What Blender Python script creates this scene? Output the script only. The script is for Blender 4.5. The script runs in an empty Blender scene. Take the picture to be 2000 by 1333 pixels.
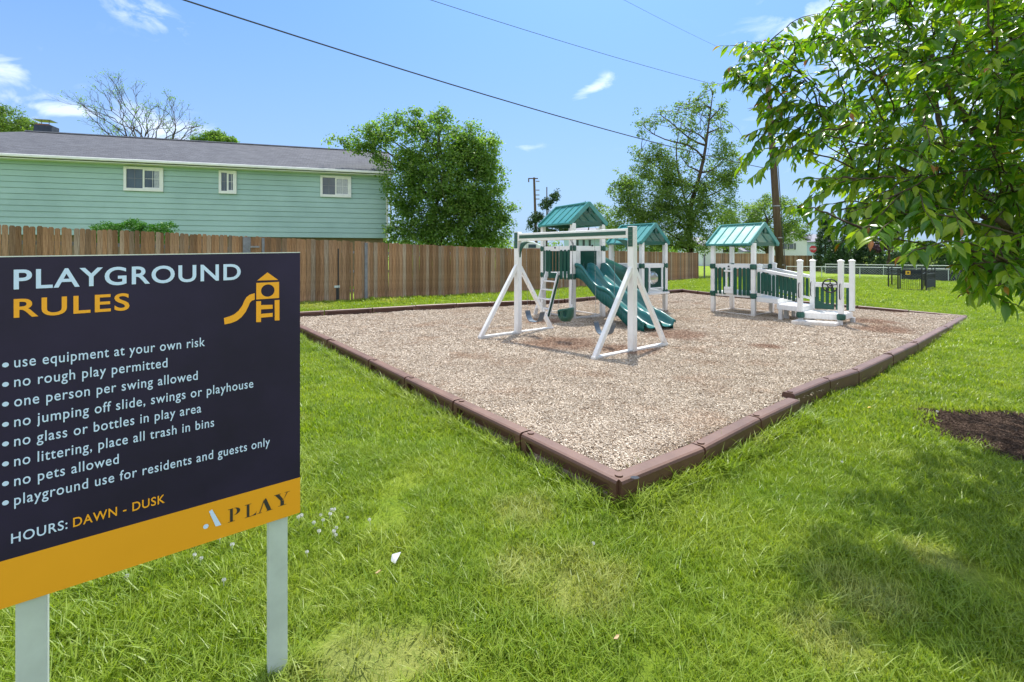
import bpy, bmesh, math, random
import numpy as np
from mathutils import Vector, Matrix, noise as mnoise
R = math.radians
random.seed(7); rng = np.random.default_rng(11)
SC = bpy.context.scene
# ------------------------------------------------------------------ camera, sky, sun, exposure
F, HY, H = 940.0, 500.0, 1.65
cam = bpy.data.cameras.new('camera'); camo = bpy.data.objects.new('camera', cam); SC.collection.objects.link(camo)
camo.location = (0, 0, H); camo.rotation_euler = (R(90), 0, 0)
cam.sensor_width = 36; cam.lens = F/2000*36; cam.shift_y = -(666.5-HY)/2000
cam.clip_start = 0.05; cam.clip_end = 2500
SC.camera = camo
SUN_EL, SUN_AZ = R(62), math.atan2(0.24, 0.97)      # azimuth from +Y towards +X
W = bpy.data.worlds.new('World'); SC.world = W; W.use_nodes = True
wn, wl = W.node_tree.nodes, W.node_tree.links
for n in list(wn): wn.remove(n)
def wnode(t, **k):
    n = wn.new(t)
    for a, b in k.items(): setattr(n, a, b)
    return n
sky = wnode('ShaderNodeTexSky', sky_type='NISHITA', sun_disc=False, sun_elevation=SUN_EL, sun_rotation=SUN_AZ,
            altitude=0, air_density=1.0, dust_density=2.0, ozone_density=2.2)
bg = wnode('ShaderNodeBackground'); bg.inputs[1].default_value = 0.15
out = wnode('ShaderNodeOutputWorld')
hsv = wnode('ShaderNodeHueSaturation'); hsv.inputs['Hue'].default_value = 0.505; hsv.inputs['Saturation'].default_value = 1.0; hsv.inputs['Value'].default_value = 1.0
gm = wnode('ShaderNodeGamma'); gm.inputs[1].default_value = 0.70; wl.new(sky.outputs[0], gm.inputs[0])
tint = wnode('ShaderNodeMixRGB', blend_type='MULTIPLY'); tint.inputs[0].default_value = 1; tint.inputs[2].default_value = (0.40, 0.73, 1.12, 1); wl.new(gm.outputs[0], tint.inputs[1])
wl.new(tint.outputs[0], hsv.inputs['Color'])
tc = wnode('ShaderNodeTexCoord')
def wmath(op, a, b=None, c=None, clamp=False):
    n = wnode('ShaderNodeMath', operation=op, use_clamp=clamp)
    for i, v in enumerate((a, b, c)):
        if v is None: continue
        if isinstance(v, (int, float)): n.inputs[i].default_value = v
        else: wl.new(v, n.inputs[i])
    return n.outputs[0]
# clouds: a wispy noise in direction space, gathered in a few banks (mean direction, half widths, turn)
nz = wnode('ShaderNodeTexNoise'); nz.inputs['Scale'].default_value = 14.0; nz.inputs['Detail'].default_value = 8; nz.inputs['Roughness'].default_value = 0.6
nz.inputs['Distortion'].default_value = 0.6
mp = wnode('ShaderNodeMapping'); mp.inputs['Scale'].default_value = (1, 1, 2.0)
wl.new(tc.outputs['Generated'], mp.inputs[0]); wl.new(mp.outputs[0], nz.inputs['Vector'])
def cloud_dir(px, py):
    v = Vector(((px-1000)/F, 1, (HY-py)/F)).normalized(); return v
banks = [(1165, 168, .055, .013, 24, 1.0), (278, 22, .07, .030, -14, .62), (5, 138, .028, .022, 0, 1.0), (120, 216, .045, .012, 3, 1.0),
         (335, 258, .075, .030, -14, 1.1), (1600, 45, .07, .035, 14, 1.15), (1800, 30, .20, .09, 4, 1.3), (1020, 288, .05, .008, 2, .4), (2500, 60, .4, .12, 0, 1.1), (-700, 100, .3, .08, 0, 1.0)]
acc = None
for px, py, a, b, turn, amp in banks:
    d = cloud_dir(px, py); right = Vector((d.y, -d.x, 0)).normalized(); up = right.cross(d)
    cs, sn = math.cos(R(turn)), math.sin(R(turn)); r2 = right*cs+up*sn; u2 = up*cs-right*sn
    def dot(v):
        n = wnode('ShaderNodeVectorMath', operation='DOT_PRODUCT'); wl.new(tc.outputs['Generated'], n.inputs[0]); n.inputs[1].default_value = v
        return n.outputs['Value']
    e = wmath('ADD', wmath('POWER', wmath('ABSOLUTE', wmath('DIVIDE', wmath('SUBTRACT', dot(r2), 0), a)), 2.0), wmath('POWER', wmath('ABSOLUTE', wmath('DIVIDE', dot(u2), b)), 2.0))
    front = wmath('GREATER_THAN', dot(d), 0.3)
    g = wmath('MULTIPLY', wmath('MULTIPLY', wmath('POWER', 2.718, wmath('MULTIPLY', e, -1.0)), amp), front)
    acc = g if acc is None else wmath('MAXIMUM', acc, g)
cm = wmath('MULTIPLY', wmath('MULTIPLY', wmath('ADD', wmath('MULTIPLY', acc, 1.0), wmath('MULTIPLY', wmath('SUBTRACT', nz.outputs['Fac'], .5), 2.6)), 1.0), 1.0)
cm = wmath('MULTIPLY', wmath('MULTIPLY', wmath('SUBTRACT', cm, .38), 1.5, clamp=True), wmath('MULTIPLY', acc, 2.2, clamp=True))
cm = wmath('MULTIPLY', cm, 0.36)
# unseen broken cloud added outside the view, bright enough to fill the shaded faces
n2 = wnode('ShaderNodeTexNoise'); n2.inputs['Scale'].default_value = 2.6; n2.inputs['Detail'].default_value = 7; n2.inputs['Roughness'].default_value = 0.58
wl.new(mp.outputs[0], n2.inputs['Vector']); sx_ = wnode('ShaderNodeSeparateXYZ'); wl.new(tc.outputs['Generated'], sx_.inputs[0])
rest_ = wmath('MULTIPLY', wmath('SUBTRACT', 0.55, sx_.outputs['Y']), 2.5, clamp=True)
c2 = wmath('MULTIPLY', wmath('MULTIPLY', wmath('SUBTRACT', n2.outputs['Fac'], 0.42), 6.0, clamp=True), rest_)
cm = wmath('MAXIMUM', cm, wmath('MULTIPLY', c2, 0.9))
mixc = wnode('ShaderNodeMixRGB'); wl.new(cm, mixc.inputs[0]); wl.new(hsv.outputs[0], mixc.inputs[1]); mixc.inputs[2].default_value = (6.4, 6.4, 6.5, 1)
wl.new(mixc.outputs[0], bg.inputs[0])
# paler air low in the sky
hz_ = wmath('POWER', wmath('SUBTRACT', 1.0, wmath('DIVIDE', sx_.outputs['Z'], 0.50), clamp=True), 1.3)
mh = wnode('ShaderNodeMixRGB'); wl.new(wmath('MULTIPLY', hz_, 0.80), mh.inputs[0]); wl.new(hsv.outputs[0], mh.inputs[1]); mh.inputs[2].default_value = (1.75, 2.30, 3.05, 1); wl.new(mh.outputs[0], mixc.inputs[1]); wl.new(bg.outputs[0], out.inputs[0])
sd = bpy.data.lights.new('sun', 'SUN'); sd.energy = 3.3; sd.angle = R(0.6); sd.color = (1.0, 0.95, 0.87)
so = bpy.data.objects.new('sun', sd); SC.collection.objects.link(so)
sv = Vector((math.sin(SUN_AZ)*math.cos(SUN_EL), math.cos(SUN_AZ)*math.cos(SUN_EL), math.sin(SUN_EL)))
so.rotation_euler = sv.to_track_quat('Z', 'Y').to_euler(); so.location = (5, 20, 30)
SC.view_settings.view_transform = 'Standard'; SC.view_settings.look = 'None'
SC.view_settings.gamma = 1; SC.view_settings.use_curve_mapping = False; SC.view_settings.exposure = 1.05
SC.render.engine = 'CYCLES'
try:
    SC.cycles.use_denoising = True; SC.cycles.max_bounces = 8; SC.cycles.transparent_max_bounces = 12
except Exception: pass

# ------------------------------------------------------------------ helpers
def P(px, py, Y): return Vector(((px-1000)/F*Y, Y, H-(py-HY)/F*Y))
def G(px, py, z=0.0):
    Y = F*(H-z)/(py-HY); return Vector(((px-1000)/F*Y, Y, z))
def px_of(v): return (1000+F*v[0]/v[1], HY-F*(v[2]-H)/v[1])
ORG = {}
def org(o): return ORG.get(o.name, Vector((0, 0, 0))) if o is not None else Vector((0, 0, 0))
def tag(o, label=None, cat=None, group=None, kind=None):
    if label: o['label'] = label
    if cat: o['category'] = cat
    if group: o['group'] = group
    if kind: o['kind'] = kind
    return o
def thing(name, label, cat, loc=(0, 0, 0), group=None, rz=0):
    o = bpy.data.objects.new(name, None); SC.collection.objects.link(o); o.empty_display_size = .2
    o.location = loc; o.rotation_euler = (0, 0, rz); ORG[o.name] = Vector(loc); return tag(o, label, cat, group)
class MB:
    def __init__(s): s.v = []; s.f = []; s.m = []
    def face(s, pts, m=0):
        n = len(s.v); s.v += [tuple(p) for p in pts]; s.f.append(tuple(range(n, n+len(pts)))); s.m.append(m); return s
    def hexa(s, c, m=0):          # 8 corners: 4 bottom ccw, 4 top
        n = len(s.v); s.v += [tuple(p) for p in c]
        for q in ((3, 2, 1, 0), (4, 5, 6, 7), (0, 1, 5, 4), (1, 2, 6, 5), (2, 3, 7, 6), (3, 0, 4, 7)):
            s.f.append(tuple(n+i for i in q)); s.m.append(m)
        return s
    def box(s, c, size, xdir=(1, 0, 0), m=0):
        c = Vector(c); x = Vector(xdir); x.z = 0; x.normalize(); y = Vector((-x.y, x.x, 0)); z = Vector((0, 0, 1))
        a, b, d = size[0]/2, size[1]/2, size[2]/2
        return s.hexa([c+x*i*a+y*j*b+z*k*d for k in (-1, 1) for i, j in ((-1, -1), (1, -1), (1, 1), (-1, 1))], m)
    def beam(s, p, q, w, h, up=(0, 0, 1), m=0):   # w across, h along 'up'
        p, q = Vector(p), Vector(q); d = (q-p).normalized(); u = Vector(up); sd_ = d.cross(u)
        if sd_.length < 1e-4: u = Vector((0, 1, 0)); sd_ = d.cross(u)
        sd_.normalize(); u = sd_.cross(d).normalized()
        cs = [(-1, -1), (1, -1), (1, 1), (-1, 1)]
        return s.hexa([e+sd_*i*w/2+u*j*h/2 for e in (p, q) for i, j in cs], m)
    def tube(s, pts, r, n=8, m=0, cap=True):
        pts = [Vector(p) for p in pts]; rs = r if isinstance(r, (list, tuple)) else [r]*len(pts)
        base = len(s.v); ref = Vector((0.13, 0.27, 1)).normalized()
        for i, p in enumerate(pts):
            d = (pts[min(i+1, len(pts)-1)]-pts[max(i-1, 0)]).normalized()
            a = d.cross(ref)
            if a.length < .05: a = d.cross(Vector((1, 0, 0)))
            a.normalize(); b = d.cross(a)
            for k in range(n):
                t = 2*math.pi*k/n; s.v.append(tuple(p+(a*math.cos(t)+b*math.sin(t))*rs[i]))
        for i in range(len(pts)-1):
            for k in range(n):
                s.f.append((base+i*n+k, base+i*n+(k+1) % n, base+(i+1)*n+(k+1) % n, base+(i+1)*n+k)); s.m.append(m)
        if cap:
            s.f.append(tuple(base+k for k in range(n))[::-1]); s.m.append(m)
            s.f.append(tuple(base+(len(pts)-1)*n+k for k in range(n))); s.m.append(m)
        return s
    def build(s, name, mat, parent=None, label=None, smooth=False, bevel=0, kind=None, seg=1):
        o0 = org(parent); me = bpy.data.meshes.new(name)
        me.from_pydata([(a-o0.x, b-o0.y, c-o0.z) for a, b, c in s.v], [], s.f)
        for mm in (mat if isinstance(mat, (list, tuple)) else [mat]): me.materials.append(mm)
        if len(me.materials) > 1: me.polygons.foreach_set('material_index', s.m)
        if smooth: me.polygons.foreach_set('use_smooth', [True]*len(s.f))
        me.update()
        o = bpy.data.objects.new(name, me); SC.collection.objects.link(o)
        if parent is not None: o.parent = parent
        ORG[o.name] = o0
        if bevel:
            b = o.modifiers.new('bevel', 'BEVEL'); b.width = bevel; b.segments = seg; b.limit_method = 'ANGLE'
        if label: o['label'] = label
        if kind: o['kind'] = kind
        return o
def np_mesh(name, V, Fq, mat, parent=None, attrs=None, kind=None, smooth=False):
    """V (n,3), Fq (m,k) index array"""
    o0 = org(parent); me = bpy.data.meshes.new(name); V = np.asarray(V, dtype=np.float32)-np.array(o0, dtype=np.float32)
    m, k = Fq.shape
    me.vertices.add(len(V)); me.vertices.foreach_set('co', V.ravel())
    me.loops.add(m*k); me.loops.foreach_set('vertex_index', Fq.astype(np.int32).ravel())
    me.polygons.add(m); me.polygons.foreach_set('loop_start', np.arange(m, dtype=np.int32)*k)
    me.update(calc_edges=True)
    if smooth: me.polygons.foreach_set('use_smooth', np.ones(m, dtype=bool))
    for an, arr in (attrs or {}).items():
        at = me.attributes.new(an, 'FLOAT', 'FACE'); at.data.foreach_set('value', np.asarray(arr, dtype=np.float32))
    me.materials.append(mat)
    o = bpy.data.objects.new(name, me); SC.collection.objects.link(o)
    if parent is not None: o.parent = parent
    ORG[o.name] = o0
    if kind: o['kind'] = kind
    return o
# ------------------------------------------------------------------ materials
class NT:
    def __init__(s, name):
        s.mat = bpy.data.materials.new(name); s.mat.use_nodes = True; s.n = s.mat.node_tree.nodes; s.l = s.mat.node_tree.links
        s.b = s.n['Principled BSDF']; s.o = s.n['Material Output']
    def node(s, t, **k):
        n = s.n.new(t)
        for a, b in k.items(): setattr(n, a, b)
        return n
    def put(s, sock, v):
        if hasattr(v, 'is_output') or isinstance(v, bpy.types.NodeSocket): s.l.new(v, sock)
        else: sock.default_value = v
    def noise(s, scale, detail=4, rough=.55, coord='Object', stretch=None, dist=0):
        if coord == 'World': c = s.node('ShaderNodeNewGeometry').outputs['Position']
        else: c = s.node('ShaderNodeTexCoord').outputs[coord]
        if stretch:
            mp_ = s.node('ShaderNodeMapping'); mp_.inputs['Scale'].default_value = stretch; s.l.new(c, mp_.inputs[0]); c = mp_.outputs[0]
        n = s.node('ShaderNodeTexNoise'); n.inputs['Scale'].default_value = scale; n.inputs['Detail'].default_value = detail
        n.inputs['Roughness'].default_value = rough; n.inputs['Distortion'].default_value = dist; s.l.new(c, n.inputs['Vector']); return n.outputs['Fac']
    def ramp(s, fac, stops):
        r = s.node('ShaderNodeValToRGB'); e = r.color_ramp.elements
        while len(e) < len(stops): e.new(0.5)
        for el, (p, c) in zip(e, stops): el.position = p; el.color = (*c, 1) if len(c) == 3 else c
        s.l.new(fac, r.inputs[0]); return r.outputs[0]
    def mix(s, fac, a, b, mode='MIX'):
        m = s.node('ShaderNodeMixRGB', blend_type=mode)
        s.put(m.inputs[0], fac)
        s.put(m.inputs[1], (*a, 1) if isinstance(a, tuple) and len(a) == 3 else a); s.put(m.inputs[2], (*b, 1) if isinstance(b, tuple) and len(b) == 3 else b)
        return m.outputs[0]
    def math(s, op, a, b=0.0, clamp=False):
        m = s.node('ShaderNodeMath', operation=op, use_clamp=clamp); s.put(m.inputs[0], a); s.put(m.inputs[1], b); return m.outputs[0]
    def bump(s, h, strength=.3, dist=.01):
        b = s.node('ShaderNodeBump'); b.inputs['Strength'].default_value = strength; b.inputs['Distance'].default_value = dist
        s.l.new(h, b.inputs['Height']); s.l.new(b.outputs[0], s.b.inputs['Normal'])
    def set(s, color=None, rough=.6, spec=None, metal=0):
        if color is not None: s.put(s.b.inputs['Base Color'], (*color, 1) if isinstance(color, tuple) and len(color) == 3 else color)
        s.put(s.b.inputs['Roughness'], rough); s.b.inputs['Metallic'].default_value = metal
        if spec is not None: s.b.inputs['Specular IOR Level'].default_value = spec
        return s.mat
def plain(name, c, rough=.5, var=.25, scale=6, bump=.0, spec=None, metal=0, coord='Object'):
    t = NT(name); n = t.noise(scale, 5, .6, coord)
    d = tuple(x*(1-var) for x in c); b = tuple(min(1, x*(1+var*.5)) for x in c)
    col = t.ramp(n, [(.32, d), (.62, c), (.85, b)])
    if bump: t.bump(t.noise(scale*12, 4, .6, coord), bump, .004)
    return t.set(col, rough, spec, metal)
def leafmat(name, dark, mid, light, trans=.35, rough=.45, special=None, spec=.4):
    t = NT(name); a = t.node('ShaderNodeAttribute', attribute_name='tint').outputs['Fac']
    st = [(0.0, dark), (.5, mid), (.93, light)]
    if special: st.append((.97, special))
    col = t.ramp(a, st)
    nn = t.noise(1.2, 3, .6, 'World'); col = t.mix(t.ramp(nn, [(.35, (.0,)*3), (.7, (.35,)*3)]), col, tuple(x*1.35 for x in mid))
    t.set(col, rough, spec)
    tr = t.node('ShaderNodeBsdfTranslucent'); c2 = t.mix(1.0, col, (1.15, 1.25, .45), 'MULTIPLY'); t.l.new(c2, tr.inputs['Color'])
    mx = t.node('ShaderNodeMixShader'); mx.inputs[0].default_value = trans
    t.l.new(t.b.outputs[0], mx.inputs[1]); t.l.new(tr.outputs[0], mx.inputs[2]); t.l.new(mx.outputs[0], t.o.inputs['Surface'])
    return t.mat
M = {}
t = NT('white_vinyl'); n1 = t.noise(3, 5, .6, 'World'); n2 = t.noise(11, 5, .7, 'World', (1, 1, .4)); sz_ = t.node('ShaderNodeSeparateXYZ'); t.l.new(t.node('ShaderNodeNewGeometry').outputs['Position'], sz_.inputs[0])
c = t.ramp(n1, [(.32, (.76, .76, .74)), (.65, (.84, .84, .83))]); low = t.math('DIVIDE', t.math('SUBTRACT', .42, sz_.outputs['Z']), .35, True)
c = t.mix(t.math('MULTIPLY', low, t.ramp(n2, [(.35, (.1,)*3), (.7, (.8,)*3)])), c, (.46, .38, .29)); c = t.mix(t.ramp(n2, [(.62, (0,)*3), (.80, (.30,)*3)]), c, (.50, .50, .44))
M['vinyl'] = t.set(c, .40)
M['vinyl_dirty'] = plain('weathered_white_vinyl', (.70, .70, .68), .5, .25, 5, .05)
M['green'] = plain('dark_green_plastic', (.010, .085, .060), .35, .25, 4, .03)
M['slide'] = plain('green_slide_plastic', (.008, .135, .125), .30, .22, 2, .03)
t = NT('green_roof_plastic'); n1 = t.noise(2.5, 5, .6); n2 = t.noise(14, 4, .7)
col = t.ramp(n1, [(.3, (.035, .20, .185)), (.65, (.065, .27, .255)), (.85, (.14, .35, .33))])
t.bump(n2, .12, .004); M['roofg'] = t.set(col, .33)
t = NT('faded_green_roof_plastic'); n1 = t.noise(2.2, 5, .65)
M['roofp'] = t.set(t.ramp(n1, [(.3, (.10, .42, .37)), (.55, (.28, .50, .43)), (.75, (.42, .52, .44))]), .38)
M['black'] = plain('black_plastic', (.015, .016, .02), .4, .2)
M['bolt'] = plain('grey_steel', (.25, .26, .27), .35, .2, 20, 0, None, .8)
M['galv'] = plain('galvanised_steel', (.56, .63, .60), .5, .15, 8, .05, None, .12)
M['rubber'] = plain('grey_rubber', (.09, .13, .17), .45, .3)
M['chain'] = plain('chain_steel', (.30, .32, .34), .4, .2, 20, 0, None, .7)
# brown recycled timber
t = NT('brown_plastic_timber'); n1 = t.noise(3, 6, .6, 'World'); n2 = t.noise(60, 3, .6, 'World'); oi = t.node('ShaderNodeObjectInfo').outputs['Random']
top = t.node('ShaderNodeSeparateXYZ'); g0 = t.node('ShaderNodeNewGeometry'); t.l.new(g0.outputs['Normal'], top.inputs[0])
base = t.ramp(n1, [(.3, (.060, .026, .016)), (.6, (.098, .043, .028)), (.8, (.145, .072, .050))])
dust = t.mix(t.math('MULTIPLY', t.math('GREATER_THAN', top.outputs['Z'], .55), t.ramp(n1, [(.35, (.35,)*3), (.7, (.8,)*3)])), base, (.22, .128, .088))
dust = t.mix(t.math('MULTIPLY', oi, .35), dust, (.11, .05, .035))
t.bump(n2, .15, .003); M['timber'] = t.set(dust, .5)
# fence wood
t = NT('weathered_cedar'); oi = t.node('ShaderNodeObjectInfo').outputs['Random']
gr = t.noise(9, 6, .65, 'Object', (6, 6, .45), .8); n2 = t.noise(1.6, 4, .6, 'World')
ca = t.ramp(gr, [(.28, (.09, .044, .021)), (.5, (.30, .165, .083)), (.72, (.45, .27, .150))])
cb = t.ramp(gr, [(.28, (.14, .105, .072)), (.5, (.36, .29, .215)), (.72, (.50, .43, .345))])
col = t.mix(t.ramp(oi, [(.25, (.0,)*3), (.7, (.22,)*3), (.90, (.85,)*3)]), ca, cb)
col = t.mix(t.ramp(n2, [(.4, (0,)*3), (.75, (.5,)*3)]), col, (.25, .15, .08))
oi2 = t.math('FRACT', t.math('MULTIPLY', oi, 17.3)); br = t.math('ADD', t.math('MULTIPLY', oi2, .62), .60)
v = t.node('ShaderNodeHueSaturation'); t.l.new(col, v.inputs['Color']); t.l.new(br, v.inputs['Value'])
t.bump(gr, .5, .006); M['cedar'] = t.set(v.outputs[0], .85, .2)
M['greypost'] = plain('grey_weathered_post', (.22, .23, .25), .8, .35, 6, .3)
# chips
def worn(t, col):
    '''patches of older, browner chips where the feet land'''
    pos = t.node('ShaderNodeNewGeometry').outputs['Position']; acc_ = None
    for x, y, r in ((.95, 8.6, 1.15), (1.9, 8.0, .8), (3.3, 9.6, 1.0), (.75, 11.6, .8), (7.9, 10.2, .9), (8.6, 11.6, 1.0), (4.4, 8.3, .45)):
        v = t.node('ShaderNodeVectorMath', operation='DISTANCE'); t.l.new(pos, v.inputs[0]); v.inputs[1].default_value = (x, y, .08)
        m = t.math('SUBTRACT', 1.0, t.math('DIVIDE', v.outputs['Value'], r), True); acc_ = m if acc_ is None else t.math('MAXIMUM', acc_, m)
    n = t.noise(2.3, 4, .7, 'World'); m = t.math('MULTIPLY', t.math('SUBTRACT', t.math('ADD', acc_, n), .72), 2.6, True)
    return t.mix(t.math('MULTIPLY', m, .72), col, (.26, .150, .095))
t = NT('wood_chips'); n1 = t.noise(.55, 5, .6, 'World'); n2 = t.noise(26, 6, .75, 'World'); n3 = t.noise(3.0, 5, .65, 'World'); vo = t.node('ShaderNodeTexVoronoi'); vo.inputs['Scale'].default_value = 38
t.l.new(t.node('ShaderNodeNewGeometry').outputs['Position'], vo.inputs['Vector'])
col = t.ramp(n2, [(.30, (.16, .115, .075)), (.5, (.36, .285, .21)), (.68, (.50, .42, .335))])
col = t.mix(t.ramp(n3, [(.52, (0,)*3), (.72, (.5,)*3)]), col, (.30, .18, .10))
col = t.mix(t.ramp(vo.outputs['Distance'], [(.0, (.0,)*3), (.55, (.35,)*3)]), col, (.13, .085, .06))
col = worn(t, col)
t.bump(n2, .9, .03); M['chips'] = t.set(col, .9, .15)
t = NT('wood_chip_pieces'); a = t.node('ShaderNodeAttribute', attribute_name='tint').outputs['Fac']; n3 = t.noise(.9, 5, .65, 'World'); rr = t.node('ShaderNodeObjectInfo').outputs['Random']
col = t.ramp(t.math('FRACT', t.math('ADD', a, rr)), [(.0, (.14, .095, .06)), (.12, (.35, .27, .19)), (.45, (.49, .405, .315)), (.92, (.68, .60, .49))])
col = t.mix(t.ramp(n3, [(.53, (0,)*3), (.70, (.60,)*3)]), col, (.33, .20, .12))
col = worn(t, col); M['chip'] = t.set(col, .85, .2)
t = NT('dark_mulch'); n2 = t.noise(30, 6, .75, 'World', (1, .5, 1)); col = t.ramp(n2, [(.3, (.045, .028, .02)), (.55, (.13, .088, .064)), (.75, (.23, .165, .125))]); t.bump(n2, 1, .03); M['mulch'] = t.set(col, .95, .1)
# lawn
def lawncol(t):
    big = t.noise(.22, 4, .6, 'World'); mid = t.noise(1.1, 5, .65, 'World', None, .6); sm = t.noise(7, 4, .7, 'World')
    c = t.ramp(mid, [(.30, (.150, .245, .022)), (.48, (.250, .345, .034)), (.66, (.350, .420, .060))])
    c = t.mix(t.ramp(big, [(.38, (0,)*3), (.62, (.55,)*3)]), c, (.270, .375, .020))
    c = t.mix(t.ramp(sm, [(.60, (0,)*3), (.78, (.55,)*3)]), c, (.38, .42, .10))
    dry = t.noise(.75, 3, .5, 'World'); c = t.mix(t.ramp(dry, [(.66, (0,)*3), (.76, (.55,)*3)]), c, (.50, .44, .19))
    pos = t.node('ShaderNodeNewGeometry').outputs['Position']; acc_ = None      # dry patches
    for x, y, r in ((.36, 2.42, .50), (.05, 2.55, .30), (1.72, 2.33, .35), (1.35, 2.1, .3), (-.62, 1.92, .42), (-.40, 2.0, .30), (.1, 3.1, .4), (-6.0, 14.6, 1.2), (-4.2, 16.6, 1.0), (2.3, 2.6, .3)):
        v = t.node('ShaderNodeVectorMath', operation='DISTANCE'); t.l.new(pos, v.inputs[0]); v.inputs[1].default_value = (x, y, .03)
        m = t.math('SUBTRACT', 1.0, t.math('DIVIDE', v.outputs['Value'], r), True); acc_ = m if acc_ is None else t.math('MAXIMUM', acc_, m)
    n = t.noise(5, 4, .7, 'World'); m = t.math('MULTIPLY', t.math('SUBTRACT', t.math('ADD', acc_, n), .78), 2.4, True)
    c = t.mix(t.math('MULTIPLY', m, .36), c, (.56, .49, .22))
    return c
t = NT('lawn'); n = t.noise(45, 5, .8, 'World'); c = t.mix(t.ramp(n, [(.3, (.75,)*3), (.6, (.15,)*3)]), lawncol(t), (.06, .115, .012)); t.bump(n, .9, .03)
M['lawn'] = t.set(c, .9, .1)
t = NT('grass_blades'); a = t.node('ShaderNodeAttribute', attribute_name='tint').outputs['Fac']; c = lawncol(t)
c = t.mix(t.ramp(a, [(.0, (.6,)*3), (.45, (0,)*3)]), c, (.085, .200, .014)); c = t.mix(t.ramp(a, [(.80, (0,)*3), (1, (.55,)*3)]), c, (.32, .40, .09))
t.set(c, .42, .35); tr = t.node('ShaderNodeBsdfTranslucent'); t.l.new(t.mix(1, c, (1.25, 1.25, .5), 'MULTIPLY'), tr.inputs['Color'])
mx = t.node('ShaderNodeMixShader'); mx.inputs[0].default_value = .42; t.l.new(t.b.outputs[0], mx.inputs[1]); t.l.new(tr.outputs[0], mx.inputs[2]); t.l.new(mx.outputs[0], t.o.inputs['Surface'])
M['blade'] = t.mat
# house
t = NT('mint_siding'); n1 = t.noise(.5, 4, .6, 'World'); n2 = t.noise(5, 5, .6, 'World', (.4, .4, 4)); oi = t.node('ShaderNodeObjectInfo').outputs['Random']
c = t.ramp(n1, [(.35, (.27, .415, .395)), (.65, (.34, .505, .48))]); c = t.mix(t.ramp(n2, [(.45, (0,)*3), (.8, (.35,)*3)]), c, (.28, .42, .405)); c = t.mix(t.math('MULTIPLY', oi, .25), c, (.25, .415, .40))
M['siding'] = t.set(c, .6)
t = NT('grey_shingles'); br = t.node('ShaderNodeTexBrick'); uv = t.node('ShaderNodeTexCoord'); t.l.new(uv.outputs['UV'], br.inputs['Vector'])
br.inputs['Scale'].default_value = 1; br.inputs['Brick Width'].default_value = .32; br.inputs['Row Height'].default_value = .14; br.inputs['Mortar Size'].default_value = .008
br.inputs['Color1'].default_value = (.07, .072, .083, 1); br.inputs['Color2'].default_value = (.125, .13, .145, 1); br.inputs['Mortar'].default_value = (.022, .022, .028, 1)
n1 = t.noise(1.3, 4, .6, 'World'); n2 = t.noise(22, 3, .7, 'World')
c = t.mix(t.ramp(n1, [(.35, (0,)*3), (.7, (.5,)*3)]), br.outputs['Color'], (.065, .068, .082)); c = t.mix(t.ramp(n2, [(.4, (0,)*3), (.7, (.4,)*3)]), c, (.17, .178, .20))
M['shingle'] = t.set(c, .85, .2)
M['whitepaint'] = plain('white_paint', (.72, .74, .73), .45, .12, 4, .03)
M['brickdark'] = plain('tan_foundation', (.22, .17, .10), .8, .3, 3, .2)
M['chimney'] = plain('dark_slate_brick', (.035, .05, .08), .8, .4, 5, .3)
M['clay'] = plain('rust_flashing', (.22, .09, .06), .7, .3)
t = NT('window_glass'); n1 = t.noise(.8, 2, .5, 'World'); t.set(t.ramp(n1, [(.3, (.02, .04, .065)), (.7, (.07, .11, .15))]), .08, .5); M['glass'] = t.mat
M['curtain'] = plain('curtain_behind_glass', (.30, .35, .37), .15, .3, 12, 0, .8)
t = NT('bark'); n1 = t.noise(8, 6, .7, 'World', (1, 1, .25)); t.bump(n1, .8, .02); M['bark'] = t.set(t.ramp(n1, [(.3, (.035, .026, .018)), (.6, (.10, .078, .055)), (.8, (.17, .14, .105))]), .9, .1)
t = NT('pole_wood'); n1 = t.noise(5, 6, .7, 'World', (1, 1, .12)); t.bump(n1, .6, .02); M['pole'] = t.set(t.ramp(n1, [(.3, (.05, .035, .025)), (.6, (.13, .09, .065)), (.8, (.20, .15, .12))]), .85, .15)
M['leaf_near'] = leafmat('cherry_leaf', (.045, .130, .012), (.115, .245, .016), (.360, .450, .030), .52, .28, (.33, .10, .02), .55)
M['leaf_a'] = leafmat('hedge_tree_leaf', (.065, .145, .030), (.140, .255, .055), (.290, .400, .110), .62, .5)
M['leaf_b'] = leafmat('far_tree_leaf', (.075, .140, .040), (.150, .240, .065), (.270, .350, .110), .60, .5)
M['leaf_dark'] = leafmat('evergreen_leaf', (.018, .048, .014), (.032, .078, .020), (.055, .115, .032), .2, .6)
M['leaf_bright'] = leafmat('bright_shrub_leaf', (.020, .090, .008), (.045, .160, .012), (.08, .22, .02), .3, .5)
M['leaf_purple'] = leafmat('purple_plum_leaf', (.022, .010, .022), (.050, .022, .045), (.10, .045, .08), .2, .5)
M['navy'] = plain('dark_navy_print', (.028, .019, .058), .30, .40, 1.6, 0, .22)  # broad tone variation puts a faint glare into the panel colour
M['gold'] = plain('gold_print', (.84, .36, .011), .45, .05, 2)
M['paleblue'] = plain('pale_blue_print', (.60, .74, 1.0), .45, .03)
M['goldtext'] = plain('gold_lettering', (.95, .40, .012), .5, .03)
M['blacktext'] = plain('black_lettering', (.03, .025, .03), .45, .03)
M['red'] = plain('red_paint', (.45, .02, .03), .4, .1)
M['redbrown'] = plain('dull_red_paint', (.30, .07, .06), .4, .2)
M['paleblue_wall'] = plain('pale_blue_siding', (.42, .58, .66), .6, .1)
M['white_wall'] = plain('white_siding', (.66, .70, .72), .6, .08)
M['greyroof'] = plain('far_grey_roof', (.24, .24, .28), .8, .2)
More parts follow.
